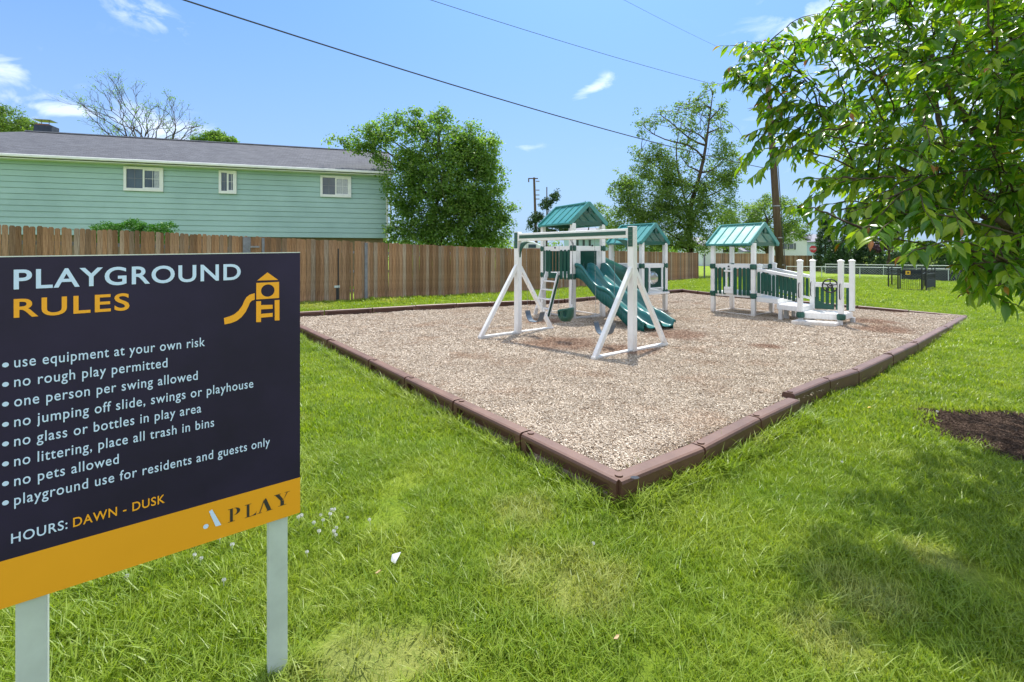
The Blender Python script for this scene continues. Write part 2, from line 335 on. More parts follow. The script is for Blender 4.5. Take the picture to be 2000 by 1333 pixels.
M['shutter'] = plain('dark_shutter', (.06, .08, .09), .6, .1)
M['bubble'] = NT('clear_dome'); M['bubble'].set((.75, .72, .68), .12, .8); M['bubble'].b.inputs['Transmission Weight'].default_value = .55; M['bubble'] = M['bubble'].mat
M['darknet'] = plain('dark_windscreen_mesh', (.012, .02, .028), .8, .2)
M['yellow'] = plain('yellow_plate', (.65, .38, .02), .5, .05)
M['paper'] = plain('grey_paper', (.55, .56, .58), .7, .1)
M['cable'] = plain('black_cable', (.05, .055, .065), .6, .1)
M['flower'] = plain('white_clover_flower', (.8, .8, .76), .7, .1)
M['leaf_dry'] = plain('dry_tan_leaf', (.50, .34, .18), .7, .2)
M['leaf_yellow'] = plain('yellow_leaf', (.75, .60, .15), .6, .15)
# ------------------------------------------------------------------ terrain
FA, FD, FN = Vector((-6.6, 15.04, 0)), Vector((.697, .717, 0)), Vector((.717, -.697, 0))
BT = [(-12, .36), (-6.44, .31), (0, .16), (8.2, -.02), (28, -.13), (90, -.13)]
def fbase(t):
    if t <= BT[0][0]: return BT[0][1]
    for (a, za), (b, zb) in zip(BT, BT[1:]):
        if t <= b: return za+(zb-za)*(t-a)/(b-a)
    return BT[-1][1]
def sstep(a, b, x):
    x = min(1, max(0, (x-a)/(b-a))); return x*x*(3-2*x)
def g(X, Y):
    d = (X-FA.x)*FN.x+(Y-FA.y)*FN.y; t = (X-FA.x)*FD.x+(Y-FA.y)*FD.y
    w = 1-sstep(0.2, 2.3, d); z = fbase(t)*w*(1-sstep(30, 45, t))
    if Y > 1.0: z += .012*mnoise.noise(Vector((X*.9, Y*.9, 0)))*(1-w)
    return z
def axis(lo, hi, fine_lo, fine_hi, step):
    a = list(np.arange(fine_lo, fine_hi+1e-6, step)); s = step*1.5; x = fine_hi
    while x < hi: x += s; a.append(x); s *= 1.25
    s = step*1.5; x = fine_lo
    while x > lo: x -= s; a.insert(0, x); s *= 1.25
    return a
xs, ys = axis(-900, 900, -16, 22, .4), axis(-60, 1500, 0, 36, .4)
V = np.array([(x, y, g(x, y)) for y in ys for x in xs]); nx = len(xs)
Fq = np.array([(j*nx+i, j*nx+i+1, (j+1)*nx+i+1, (j+1)*nx+i) for j in range(len(ys)-1) for i in range(nx-1)])
lawn = np_mesh('lawn', V, Fq, M['lawn'], smooth=True); tag(lawn, 'green lawn running from the sign out past the playground', 'lawn', kind='structure')

# border outline (top outer edge of the timbers, from the ground plan)
TZ = .20
A = G(1212, 938, TZ); B = G(1890, 615, TZ-.08); C = G(1333, 565.5, TZ); D = G(529, 613, TZ)
BR = Vector((B.x, B.y, TZ-.10))
side_AB = [G(1214, 940, TZ), G(1378, 874, TZ), G(1487, 817, TZ), G(1563, 781, TZ)]
side_AB2 = [G(1552, 771, TZ), G(1622, 742, TZ), G(1678, 724, TZ), G(1745, 693, TZ), G(1793, 671, TZ-.02), G(1852, 639, TZ-.06), BR]
poly = [(v.x, v.y) for v in (A, G(1563, 781, TZ), G(1678, 724, TZ), G(1793, 671, TZ), BR, C, G(1120, 584, TZ), G(840, 596, TZ), D)]
def inside(x, y, pl):
    c = False; n = len(pl)
    for i in range(n):
        x1, y1 = pl[i]; x2, y2 = pl[i-1]
        if (y1 > y) != (y2 > y) and x < (x2-x1)*(y-y1)/(y2-y1)+x1: c = not c
    return c
def mz(x, y):
    return .075+.075*(1-sstep(3.5, 8.5, y))+.022*mnoise.noise(Vector((x*.8, y*.8, 3)))+.012*mnoise.noise(Vector((x*3, y*3, 5)))
# mulch sheet: fan grid over the four corners
cA, cB, cC, cD = A, BR, C, D
nu, nv = 90, 90; V = []
for j in range(nv+1):
    for i in range(nu+1):
        u, v = i/nu, j/nv
        # push edges outward a little where the outline bows
        p = (cA*(1-u)+cB*u)*(1-v)+(cD*(1-u)+cC*u)*v
        bow = math.sin(math.pi*u)*(.36*v); bow2 = -math.sin(math.pi*u)*.02*(1-v)
        p = p+Vector((-.45, .8, 0))*bow+Vector((-.55, .8, 0))*bow2
        V.append((p.x, p.y, mz(p.x, p.y) if 0 < i < nu and 0 < j < nv else .03))
Fq = np.array([(j*(nu+1)+i, j*(nu+1)+i+1, (j+1)*(nu+1)+i+1, (j+1)*(nu+1)+i) for j in range(nv) for i in range(nu)])
ms = np_mesh('wood_chip_ground', np.array(V), Fq, M['chips'], smooth=True); tag(ms, 'pale wood chip surface inside the brown border', 'wood chip surface', kind='structure')
# round bed of dark mulch under the near tree
TB = Vector((4.78, 4.25, 0))
def bedr(a): return .84+.05*math.sin(3*a+1)+.03*math.sin(7*a)+.025*math.sin(13*a)
V = [(TB.x, TB.y, .10)]; nr, na = 8, 60
for r in range(1, nr+1):
    for k in range(na):
        a = 2*math.pi*k/na; q = r/nr; rr = bedr(a)*q
        V.append((TB.x+rr*math.cos(a), TB.y+rr*math.sin(a), .045*(1-q**3)+.004+.012*mnoise.noise(Vector((rr*4*math.cos(a), rr*4*math.sin(a), 0)))*(q < 1)))
mb = MB(); mb.v = V
for k in range(na): mb.f.append((0, 1+k, 1+(k+1) % na)); mb.m.append(0)
for r in range(nr-1):
    for k in range(na): mb.f.append((1+r*na+k, 1+(r+1)*na+k, 1+(r+1)*na+(k+1) % na, 1+r*na+(k+1) % na)); mb.m.append(0)
bed = mb.build('mulch_bed', M['mulch'], smooth=True); tag(bed, 'round bed of dark brown mulch under the leafy tree', 'mulch bed', kind='structure')
def inbed(x, y, s=1.0):
    dx, dy = (x-TB.x), (y-TB.y); return math.hypot(dx, dy) < bedr(math.atan2(dy, dx))*s

# ------------------------------------------------------------------ scatter by geometry nodes, templates carried in the same mesh
def scatter(name, templates, pts, mat, label, cat):
    """templates: list of (V, F(list of tuples), tint per face); pts: rows x,y,z,rx,ry,rz,scale,k"""
    v, f, tint, kind = [], [], [], []
    for k, (tv, tf, tt) in enumerate(templates):
        b = len(v); v += [tuple(p) for p in tv]; f += [tuple(b+i for i in q) for q in tf]; tint += list(tt); kind += [10+k]*len(tv)
    nt = len(v); pts = np.asarray(pts); v += [tuple(p) for p in pts[:, :3]]; kind += list(pts[:, 7])
    me = bpy.data.meshes.new(name); me.from_pydata(v, [], f)
    a = me.attributes.new('tint', 'FLOAT', 'FACE'); a.data.foreach_set('value', np.array(tint, dtype=np.float32))
    a = me.attributes.new('kind_id', 'FLOAT', 'POINT'); a.data.foreach_set('value', np.array(kind, dtype=np.float32))
    rot = np.zeros((len(v), 3), dtype=np.float32); rot[nt:] = pts[:, 3:6]
    a = me.attributes.new('rot', 'FLOAT_VECTOR', 'POINT'); a.data.foreach_set('vector', rot.ravel())
    sc_ = np.ones(len(v), dtype=np.float32); sc_[nt:] = pts[:, 6]
    a = me.attributes.new('scl', 'FLOAT', 'POINT'); a.data.foreach_set('value', sc_)
    me.materials.append(mat)
    o = bpy.data.objects.new(name, me); SC.collection.objects.link(o); tag(o, label, cat, kind='stuff')
    ng = bpy.data.node_groups.new(name+'_nodes', 'GeometryNodeTree')
    ng.interface.new_socket('Geometry', in_out='INPUT', socket_type='NodeSocketGeometry'); ng.interface.new_socket('Geometry', in_out='OUTPUT', socket_type='NodeSocketGeometry')
    N, L = ng.nodes, ng.links; gi, go = N.new('NodeGroupInput'), N.new('NodeGroupOutput'); jn = N.new('GeometryNodeJoinGeometry')
    def named(an, dt):
        n = N.new('GeometryNodeInputNamedAttribute'); n.data_type = dt; n.inputs['Name'].default_value = an; return n.outputs['Attribute']
    def sel(val):
        c = N.new('FunctionNodeCompare'); c.data_type = 'FLOAT'; c.operation = 'EQUAL'; L.new(named('kind_id', 'FLOAT'), c.inputs[0]); c.inputs[1].default_value = val
        for s_ in c.inputs:
            if s_.name == 'Epsilon': s_.default_value = .1
        s = N.new('GeometryNodeSeparateGeometry'); s.domain = 'POINT'; L.new(gi.outputs[0], s.inputs['Geometry']); L.new(c.outputs[0], s.inputs['Selection']); return s.outputs['Selection']
    for k in range(len(templates)):
        ip = N.new('GeometryNodeInstanceOnPoints'); L.new(sel(k), ip.inputs['Points']); L.new(sel(10+k), ip.inputs['Instance'])
        L.new(named('rot', 'FLOAT_VECTOR'), ip.inputs['Rotation']); L.new(named('scl', 'FLOAT'), ip.inputs['Scale']); L.new(ip.outputs[0], jn.inputs[0])
    L.new(jn.outputs[0], go.inputs[0])
    md = o.modifiers.new('scatter', 'NODES'); md.node_group = ng
    return o
def grass_template(n, rad, h0, h1, w, lean=.5):
    V, Fc, T = [], [], []
    for _ in range(n):
        a = random.random()*6.283; r = rad*math.sqrt(random.random()); x, y = r*math.cos(a), r*math.sin(a)
        h = random.uniform(h0, h1); d = random.random()*6.283; ln = h*lean*random.uniform(.2, 1.5); ww = w*random.uniform(.7, 1.3)
        sx, sy = -math.sin(d)*ww/2, math.cos(d)*ww/2; b = len(V)
        for q, wq in ((0, 1), (.4, .95), (.75, .65)):
            cx, cy, cz = x+math.cos(d)*ln*q**1.8, y+math.sin(d)*ln*q**1.8, h*q*(1-.15*q*lean)-.006
            V += [(cx-sx*wq, cy-sy*wq, cz), (cx+sx*wq, cy+sy*wq, cz)]
        V.append((x+math.cos(d)*ln, y+math.sin(d)*ln, h*(1-.22*lean)))
        Fc += [(b, b+1, b+3, b+2), (b+2, b+3, b+5, b+4), (b+4, b+5, b+6)]; t_ = random.random(); T += [t_]*3
    return V, Fc, T
tpl = [grass_template(38, .075, .024, .050, .0036, .7), grass_template(30, .07, .028, .062, .0040, 1.1), grass_template(36, .09, .018, .040, .0042, .8), grass_template(60, .17, .030, .06, .010, .7), grass_template(14, .05, .050, .105, .0042, 1.0)]
pts = []
def add_grass(n, ylo, yhi, kinds, s0, s1, pad=.12):
    c = 0
    while c < n:
        Y = math.sqrt(random.uniform(ylo**2, yhi**2)); X = random.uniform(-1, 1)*(1.12*Y+1.5); c += 1
        if inside(X, Y, poly) or inbed(X, Y, .97): continue
        d = (X-FA.x)*FN.x+(Y-FA.y)*FN.y
        if d < .05 and (X-FA.x)*FD.x+(Y-FA.y)*FD.y < 45: continue
        tall = mnoise.noise(Vector((X*.8, Y*.8, 9)))
        bare = mnoise.noise(Vector((X*1.9+4, Y*1.9, 2)))
        if bare > .52 and Y < 6 and random.random() < .8: continue
        if math.hypot(X+.62, Y-1.95) < .28 and random.random() < .85: continue
        k = random.choice(kinds)
        pts.append((X, Y, g(X, Y), random.uniform(-.22, .22), random.uniform(-.22, .22), random.random()*6.283, random.uniform(s0, s1)*(1+.30*tall), k))
add_grass(18500, .9, 4.2, [0, 0, 1, 1, 2, 0, 2, 2, 1, 0, 4], .85, 1.2)
add_grass(20000, 4.2, 8.5, [0, 1, 2, 0, 1, 3], 1.0, 1.35)
add_grass(19000, 8.5, 16, [3, 3, 1, 2], 1.0, 1.5)
add_grass(24000, 16, 36, [3], 1.3, 2.3)
# longer unmown grass against the border, the sign posts and the fence
def edge_grass(a, b, off, n, s=1.15):
    a, b = Vector(a), Vector(b); d = (b-a); nn = Vector((d.y, -d.x, 0)).normalized()
    for _ in range(n):
        p = a+d*random.random()+nn*(off+abs(random.gauss(0, .06)))
        pts.append((p.x, p.y, g(p.x, p.y), random.uniform(-.3, .3), random.uniform(-.3, .3), random.random()*6.283, random.uniform(.9, 1.35)*s, random.choice([1, 4, 4, 1])))
edge_grass(D, A, .02, 1000, 1.3); edge_grass(A, G(1563, 781, TZ), .02, 650, 1.4); edge_grass(G(1552, 771, TZ), BR, .03, 420, 1.1); edge_grass(BR, C, .05, 260); edge_grass(C, D, .05, 260)
for X, Y in ((-.86, 1.87), (-1.44, 1.45)):
    for _ in range(26):
        a = random.random()*6.283; pts.append((X+math.cos(a)*random.uniform(.04, .1), Y+math.sin(a)*random.uniform(.04, .1), 0, 0, 0, a, random.uniform(.9, 1.3), random.choice([4, 1])))
for _ in range(900):
    t_ = random.uniform(-7, 30); p = FA+FD*t_+FN*random.uniform(.02, .12); pts.append((p.x, p.y, g(p.x, p.y), 0, 0, random.random()*6, random.uniform(1, 1.7), random.choice([1, 4])))
scatter('grass', tpl, pts, M['blade'], 'mown green grass blades covering the lawn', 'grass')
# loose chips
def chip_template(n, rad, l0, l1):
    V, Fc, T = [], [], []
    for _ in range(n):
        a = random.random()*6.283; r = rad*math.sqrt(random.random()); c = Vector((r*math.cos(a), r*math.sin(a), random.uniform(.001, .014)))
        l = random.uniform(l0, l1); w = l*random.uniform(.18, .42); th = random.uniform(.002, .005)
        rm = Matrix.Rotation(random.random()*6.283, 3, 'Z') @ Matrix.Rotation(random.gauss(0, .28), 3, 'X') @ Matrix.Rotation(random.gauss(0, .28), 3, 'Y')
        b = len(V)
        for z in (-th/2, th/2):
            for x, y in ((-l/2, -w/2*.6), (l/2, -w/2), (l/2*.9, w/2), (-l/2, w/2)): V.append(tuple(c+rm @ Vector((x, y, z))))
        Fc += [(b+4, b+5, b+6, b+7), (b, b+1, b+5, b+4), (b+1, b+2, b+6, b+5), (b+2, b+3, b+7, b+6), (b+3, b, b+4, b+7)]
        T += [random.random()]*5
    return V, Fc, T
ctp = [chip_template(54, .11, .009, .026), chip_template(58, .11, .008, .023), chip_template(72, .19, .014, .036)]
cp = []
def well_in(x, y, m=.21): return all(inside(x+a*m, y+b*m, poly) for a, b in ((1, 0), (-1, 0), (0, 1), (0, -1)))
xl, xh = min(p[0] for p in poly), max(p[0] for p in poly); yl, yh = min(p[1] for p in poly), max(p[1] for p in poly)
c = 0
while c < 21000:
    X, Y = random.uniform(xl, xh), yl+(yh-yl)*random.random()**1.5; c += 1
    if not well_in(X, Y): continue
    k = random.choice([0, 1]) if Y < 7.5 else random.choice([0, 2, 2]); cp.append((X, Y, mz(X, Y), 0, 0, random.random()*6.283, random.uniform(.85, 1.2), k))
for _ in range(6500):
    Y = 3.2+5*random.random()**1.1; X = random.uniform(-.6, .9)*Y
    if well_in(X, Y): cp.append((X, Y, mz(X, Y), 0, 0, random.random()*6.283, random.uniform(.85, 1.15), random.choice([0, 1])))
scatter('wood_chips', ctp, cp, M['chip'], 'loose pale wood chips spread over the play area', 'wood chips')
cp = []
for _ in range(1500):
    a = random.random()*6.283; q = math.sqrt(random.random())*1.0; rr = bedr(a)*q
    cp.append((TB.x+rr*math.cos(a), TB.y+rr*math.sin(a), .045*(1-q**3)+.005, 0, 0, random.random()*6.28, random.uniform(.9, 1.3), random.choice([0, 1])))
scatter('bark_mulch', ctp, cp, M['mulch'], 'dark shredded mulch heaped round the tree base', 'mulch')
# white clover heads in the grass by the sign
fl = []
tf = MB()
for k in range(5):
    a = k*1.2566
    tf.tube([(0, 0, .0), (0, 0, .045)], .0012, 4) if k == 0 else None
for i in range(7):
    a = i*.9; tf.face([(math.cos(a)*.004, math.sin(a)*.004, .045), (math.cos(a)*.011, math.sin(a)*.011, .050), (math.cos(a+.8)*.011, math.sin(a+.8)*.011, .058), (math.cos(a+.8)*.003, math.sin(a+.8)*.003, .064)])
for px, py, n, sp in ((600, 1035, 10, 45), (480, 1060, 7, 60), (650, 1030, 5, 25), (310, 1130, 3, 60), (1400, 985, 1, 90), (1800, 775, 6, 60), (1650, 880, 1, 80)):
    for _ in range(n):
        p = G(px+random.gauss(0, sp), py+random.gauss(0, sp*.5)); fl.append((p.x, p.y, 0, random.uniform(-.2, .2), random.uniform(-.2, .2), random.random()*6, random.uniform(.8, 1.2), 0))
scatter('clover_flowers', [(tf.v, tf.f, [.5]*len(tf.f))], fl, M['flower'], 'small white clover heads dotted through the grass', 'flowers')

# ------------------------------------------------------------------ playground border of brown timbers
bord = thing('playground_border', 'low border of brown plastic timbers round the wood chip play area', 'border', (A.x, A.y, 0))
def timber_mesh(recess):
    """unit length along x (0..1), width .13 (y from 0 outer to .13 inner), height .2"""
    mb = MB(); w, h = .13, .20; ex = .045
    prof = [(0.012, 0), (0.0, .012), (0, h-.025), (.008, h-.008), (.025, h), (w-.025, h), (w-.008, h-.008), (w, h-.025), (w, .012), (w-.012, 0)]
    rec = [(0.012, 0), (0.0, .03), (.0, .040), (.055, .048), (.055, h-.060), (0, h-.048), (0, h-.025), (.008, h-.008), (.025, h), (w-.025, h), (w-.008, h-.008), (w, h-.025), (w, h-.048), (w-.045, h-.060), (w-.045, .048), (w, .040), (w, .012), (w-.012, 0)]
    def ext(pr, x0, x1, drop=0):
        n = len(mb.v); k = len(pr)
        for x in (x0, x1): mb.v.extend([(x, y, z-drop) for y, z in pr])
        for i in range(k): mb.f.append((n+i, n+(i+1) % k, n+k+(i+1) % k, n+k+i)); mb.m.append(0)
        mb.f.append(tuple(n+i for i in range(k))[::-1]); mb.m.append(0); mb.f.append(tuple(n+k+i for i in range(k))); mb.m.append(0)
    if recess: ext(prof, .006, ex+.02); ext(rec, ex+.0205, .93); ext(prof, .9305, .985)
    else: ext(prof, .008, .985)
    n = 12   # stake cap
    pr = [(w/2+.028*math.cos(2*math.pi*i/n), .05+.028*math.sin(2*math.pi*i/n)) for i in range(n)]
    b = len(mb.v); mb.v += [(x, y, h+.0015) for y, x in pr]+[(x, y, h+.010) for y, x in pr]
    mb.f.append(tuple(b+n+i for i in range(n))[::-1]); mb.m.append(0)
    for i in range(n): mb.f.append((b+i, b+n+i, b+n+(i+1) % n, b+(i+1) % n)); mb.m.append(0)
    me = bpy.data.meshes.new('timber'); me.from_pydata(mb.v, [], mb.f); me.materials.append(M['timber']); me.update(); return me
tm = [timber_mesh(False), timber_mesh(True)]
def timber(p, q, kind, dz=0):
    """outer face on the left of p->q is at y=0; inside is +y"""
    p, q = Vector(p), Vector(q); d = q-p; L_ = math.hypot(d.x, d.y)
    o = bpy.data.objects.new('timber', tm[kind]); SC.collection.objects.link(o); o.parent = bord
    zb = min(p.z, q.z)-.20
    o.location = Vector((p.x, p.y, p.z-.20+dz))-org(bord); o.rotation_euler = (0, -math.atan2(q.z-p.z, L_), math.atan2(d.y, d.x)); o.scale = (L_, 1, 1)
    return o
def run(pl, kind, step=None, jit=.012, zs=1.0):
    pl = [Vector(p) for p in pl]
    if step:
        seg = [(a, b, (b-a).length) for a, b in zip(pl, pl[1:])]; tot = sum(s[2] for s in seg); n = max(1, round(tot/step)); new = []
        for i in range(n+1):
            s = tot*i/n
            for a, b, l in seg:
                if s <= l+1e-6: new.append(a+(b-a)*(s/l)); break
                s -= l
        pl = new
    for i, (a, b) in enumerate(zip(pl, pl[1:])):
        j = random.uniform(-jit, jit); o_t = timber(a, b, kind, j); o_t.scale.z = zs; o_t.location.z -= .2*(zs-1)*.5
run(side_AB, 0, None, .004); run(side_AB2, 0, None, .008)
dl = D-A; gA = A+Vector((-.02, -.01, 0))
run([D, G(720, 702, TZ), G(790, 737, TZ), G(885, 782, TZ), G(1017, 845, TZ), gA], 1) if False else None
run([D, G(640, 664.5, TZ), G(720, 703, TZ), G(790, 737.5, TZ), G(885, 783, TZ), G(1017, 846, TZ), gA], 1, None, .004)
run([BR, G(1662, 596, TZ-.03), G(1387, 571.5, TZ), C], 0, 1.25)
run([C, G(1305, 567.5, TZ), G(1172, 578, TZ), G(1120, 584, TZ), G(840, 596, TZ), D], 1, 1.25, .012, 1.22)
# fallen stick / dark hole at the corner timber
mb = MB(); p = A+Vector((.10, .03, .006))
for i in range(10): pass
mb.face([(p.x+.03*math.cos(i*.628), p.y+.022*math.sin(i*.628), TZ+.0035) for i in range(10)]); mb.build('stake_hole', M['black'], bord)

# ------------------------------------------------------------------ rules sign
SO, SR = Vector((-.844, 1.917, 0)), Vector((.7937, .6080, .0195)); SU = Vector((0, 0, 1)); SNn = Vector((.608, -.794, 0)).normalized()
ZB, ZT = .628, 1.662; LEFT = -.850
def s_of(px): q = (px-1000)/F; return (q*SO.y-SO.x)/(SR.x-SR.y*q)
def sb(px, py):
    s = s_of(px); Y = SO.y+SR.y*s; z = H-(py-HY)/F*Y; return s, z-SR.z*s
def sp(s, z, off=0): return Vector((SO.x+SR.x*s, SO.y+SR.y*s, z+SR.z*s))+SNn*off
sg = thing('rules_sign', 'dark playground rules sign with a gold bottom band on two metal posts', 'sign', (-1.15, 1.66, 0))
TH = .008
mb = MB(); mb.hexa([sp(LEFT, ZB, -TH), sp(0, ZB, -TH), sp(0, ZB, 0), sp(LEFT, ZB, 0), sp(LEFT, ZT, -TH), sp(0, ZT, -TH), sp(0, ZT, 0), sp(LEFT, ZT, 0)])
mb.f = [(n[::-1]) for n in mb.f]; mb.build('panel', M['navy'], sg)
b0 = sb(0, 1097)[1]; b1 = sb(588, 932)[1]; bz = (b0+b1)/2
mb = MB(); mb.face([sp(LEFT, ZB, .0012), sp(0, ZB, .0012), sp(0, bz, .0012), sp(LEFT, bz, .0012)]); mb.build('gold_band', M['gold'], sg)
mb = MB(); mb.beam(sp(LEFT, ZT+.0015, -TH/2), sp(0, ZT+.0015, -TH/2), TH+.001, .003); mb.build('edge_trim', M['whitepaint'], sg)
for s, w in ((s_of(544)+.001, .068), (s_of(57)+.004, .070)):
    mb = MB(); c = sp(s, 0, -.028); lo = Vector((c.x, c.y, -.05)); hi = Vector((c.x, c.y, 1.55))
    r = Vector((SR.x, SR.y, 0)).normalized()
    mb.beam(lo, hi, w, .04, up=SNn); o = mb.build('post', M['galv'], sg, bevel=.003)
def text_mesh(txt, off=0.0, spacing=1.0):
    cu = bpy.data.curves.new('t', 'FONT'); cu.body = txt; cu.size = 1; cu.offset = off; cu.space_character = spacing; cu.resolution_u = 5
    ob = bpy.data.objects.new('t', cu); SC.collection.objects.link(ob); dg = bpy.context.evaluated_depsgraph_get(); dg.update()
    me = bpy.data.meshes.new_from_object(ob.evaluated_get(dg)); vs = [tuple(v.co) for v in me.vertices]; fs = [tuple(p.vertices) for p in me.polygons]
    bpy.data.objects.remove(ob); bpy.data.curves.remove(cu); bpy.data.meshes.remove(me); return vs, fs
def sign_text(txt, px0, pyb, px1, cap, mat, off=.012, spacing=1.06, to=None, caph=.729, parent=None, name='lettering'):
    """cap: height in metres of a capital; baseline starts at px0,pyb"""
    s0, z0 = sb(px0, pyb); s1 = s_of(px1); vs, fs = text_mesh(txt, off, spacing); x0 = min(v[0] for v in vs); x1 = max(v[0] for v in vs); k = (s1-s0)/(x1-x0); ky = cap/caph
    mb = MB(); mb.v = [tuple(sp(s0+(x-x0)*k, z0+y*ky, .0022)) for x, y, _ in vs]; mb.f = fs; mb.m = [0]*len(fs); return mb.build(name, mat, parent or sg)
sign_text('PLAYGROUND', 27, 565, 470, .0600, M['paleblue'], .016, 1.10)
sign_text('RULES', 27, 620.5, 253, .0570, M['goldtext'], .016, 1.12)
rules = [('use equipment at your own risk', 718, 400), ('no rough play permitted', 756, 327), ('one person per swing allowed', 794.5, 386), ('no jumping off slide, swings or playhouse', 834, 494.5),
         ('no glass or bottles in play area', 872, 393), ('no littering, place all trash in bins', 911, 418), ('no pets allowed', 949.5, 232), ('playground use for residents and guests only', 987, 527)]
for txt, yb, x1 in rules:
    sign_text(txt, 28, yb, x1, .0335, M['paleblue'], .006, 1.10)
    s, z = sb(11, yb-5); mb = MB(); mb.face([sp(s+.0072*math.cos(i*.5236), z+.0072*math.sin(i*.5236), .0022) for i in range(12)]); mb.build('bullet', M['paleblue'], sg)
sign_text('HOURS:', 22, 1061.5, 132, .0300, M['paleblue'], .010, 1.1)
sign_text('DAWN - DUSK', 143, 1029.5, 322, .0300, M['goldtext'], .010, 1.1)
ic = lambda x, y: (400+x/7.405, 500+y/7.405)
def flat(ptsl, mat, name, parent=sg, off=.0022):
    mb = MB(); mb.face([sp(*sb(*p), off) for p in ptsl]); return mb.build(name, mat, parent)
icon = flat([ic(755, 358), ic(1060, 350), ic(905, 240)], M['goldtext'], 'playhouse_icon')
mb = MB(); c0, z0 = sb(*ic(910, 503)); sl, zl = sb(*ic(743, 632)); s_r, z_t = sb(*ic(1073, 378)); rad = (sb(*ic(910, 415))[1]-sb(*ic(910, 592))[1])/2
hw, hh = (s_r-sl)/2, (sb(*ic(743, 393))[1]-zl)/2; cc, cz = (s_r+sl)/2, zl+hh; n = 40
for i in range(n):
    q = []
    for k in (i, i+1):
        a = 2*math.pi*k/n+math.pi/4; ca, sa = math.cos(a), math.sin(a); m_ = max(abs(ca), abs(sa)); q.append((ca, sa, m_))
    mb.face([sp(cc+q[0][0]*rad, cz+q[0][1]*rad, .0022), sp(cc+q[0][0]/q[0][2]*hw, cz+q[0][1]/q[0][2]*hh, .0022), sp(cc+q[1][0]/q[1][2]*hw, cz+q[1][1]/q[1][2]*hh, .0022), sp(cc+q[1][0]*rad, cz+q[1][1]*rad, .0022)])
mb.build('icon_window', M['goldtext'], icon)
mb = MB()
for r in ([(742, 658), (742, 960), (812, 957), (812, 655)], [(812, 712), (812, 775), (980, 765), (980, 708)], [(812, 840), (812, 895), (980, 880), (980, 825)], [(1008, 642), (1010, 935), (1078, 932), (1078, 637)]):
    mb.face([sp(*sb(*ic(*p)), .0022) for p in r])
mb.build('icon_ladder', M['goldtext'], icon)
up_ = [(720, 540), (650, 562), (600, 600), (570, 650), (540, 720), (490, 790), (430, 842), (360, 875), (275, 900)]; dn = [(720, 635), (678, 648), (650, 680), (625, 740), (590, 810), (530, 885), (460, 940), (380, 972), (285, 992)]
mb = MB()
for i in range(len(up_)-1): mb.face([sp(*sb(*ic(*p)), .0022) for p in (up_[i], up_[i+1], dn[i+1], dn[i])])
mb.build('icon_slide', M['goldtext'], icon)
# logo in the gold band
lg = MB(); s, z = sb(402, 1028); lg.face([sp(s+.0085*math.cos(i*.5236), z+.0085*math.sin(i*.5236), .0030) for i in range(12)])
lg.face([sp(*sb(*p), .0030) for p in ((408, 999), (421, 1028), (432, 1025), (414, 994.5))]); lg.build('logo_mark', M['paleblue'], sg)
def letter(polys, px0, yb, px1, cap):
    s0, z0 = sb(px0, yb); s1 = s_of(px1); mb = MB()
    for p in polys: mb.face([sp(s0+(s1-s0)*x, z0+cap*y, .0030) for x, y in p])
    mb.build('logo_letter', M['blacktext'], sg)
bowl = []
for i in range(8):
    a0, a1 = -math.pi/2+math.pi*i/8, -math.pi/2+math.pi*(i+1)/8
    o_ = lambda a: (.48+.48*math.cos(a), .72+.28*math.sin(a)); q_ = lambda a: (.50+.20*max(0, math.cos(a)), .72+.255*math.sin(a))
    bowl.append([q_(a0), o_(a0), o_(a1), q_(a1)])
letter([[(.16, 0.02), (.38, .02), (.38, .98), (.16, .98)], [(0, 0), (.54, 0), (.54, .035), (0, .035)], [(0, .965), (.40, .965), (.40, 1), (0, 1)]]+bowl, 445, 1021, 470, .048)
letter([[(.16, .02), (.38, .02), (.38, .98), (.16, .98)], [(0, 0), (.95, 0), (.95, .035), (0, .035)], [(0, .965), (.54, .965), (.54, 1), (0, 1)], [(.62, .035), (.95, .035), (1.0, .32), (.93, .16)]], 478, 1012, 501, .048)
letter([[(.0, 0), (.30, 0), (.30, .03), (0, .03)], [(.13, .03), (.19, .03), (.47, .86), (.43, .93)], [(.50, 1), (.58, 1), (.92, .03), (.66, .03), (.43, .72)], [(.58, 0), (1, 0), (1, .03), (.58, .03)], ], 502, 1004, 532, .050)
letter([[(.0, .97), (.42, .97), (.42, 1), (0, 1)], [(.06, .97), (.32, .97), (.58, .46), (.42, .40)], [(.66, .97), (1, .97), (1, 1), (.66, 1)], [(.80, .97), (.86, .97), (.60, .48), (.58, .42)], [(.40, 0.03), (.62, .03), (.62, .38), (.40, .44)], [(.26, 0), (.76, 0), (.76, .03), (.26, .03)]], 535, 992, 566, .048)
# litter in the grass
p = G(772, 1090, .035); mb = MB(); mb.face([p+Vector((-.022, -.012, -.01)), p+Vector((.006, -.03, -.012)), p+Vector((.022, .004, .012)), p+Vector((.026, .02, .02)), p+Vector((-.02, .012, .012))])
mb.face([p+Vector((-.02, .012, .012)), p+Vector((.026, .02, .02)), p+Vector((.02, .034, .006)), p+Vector((-.018, .028, .003))]); o = mb.build('paper_scrap', M['paper']); tag(o, 'crumpled grey paper scrap lying on the grass beside the rules sign', 'litter')

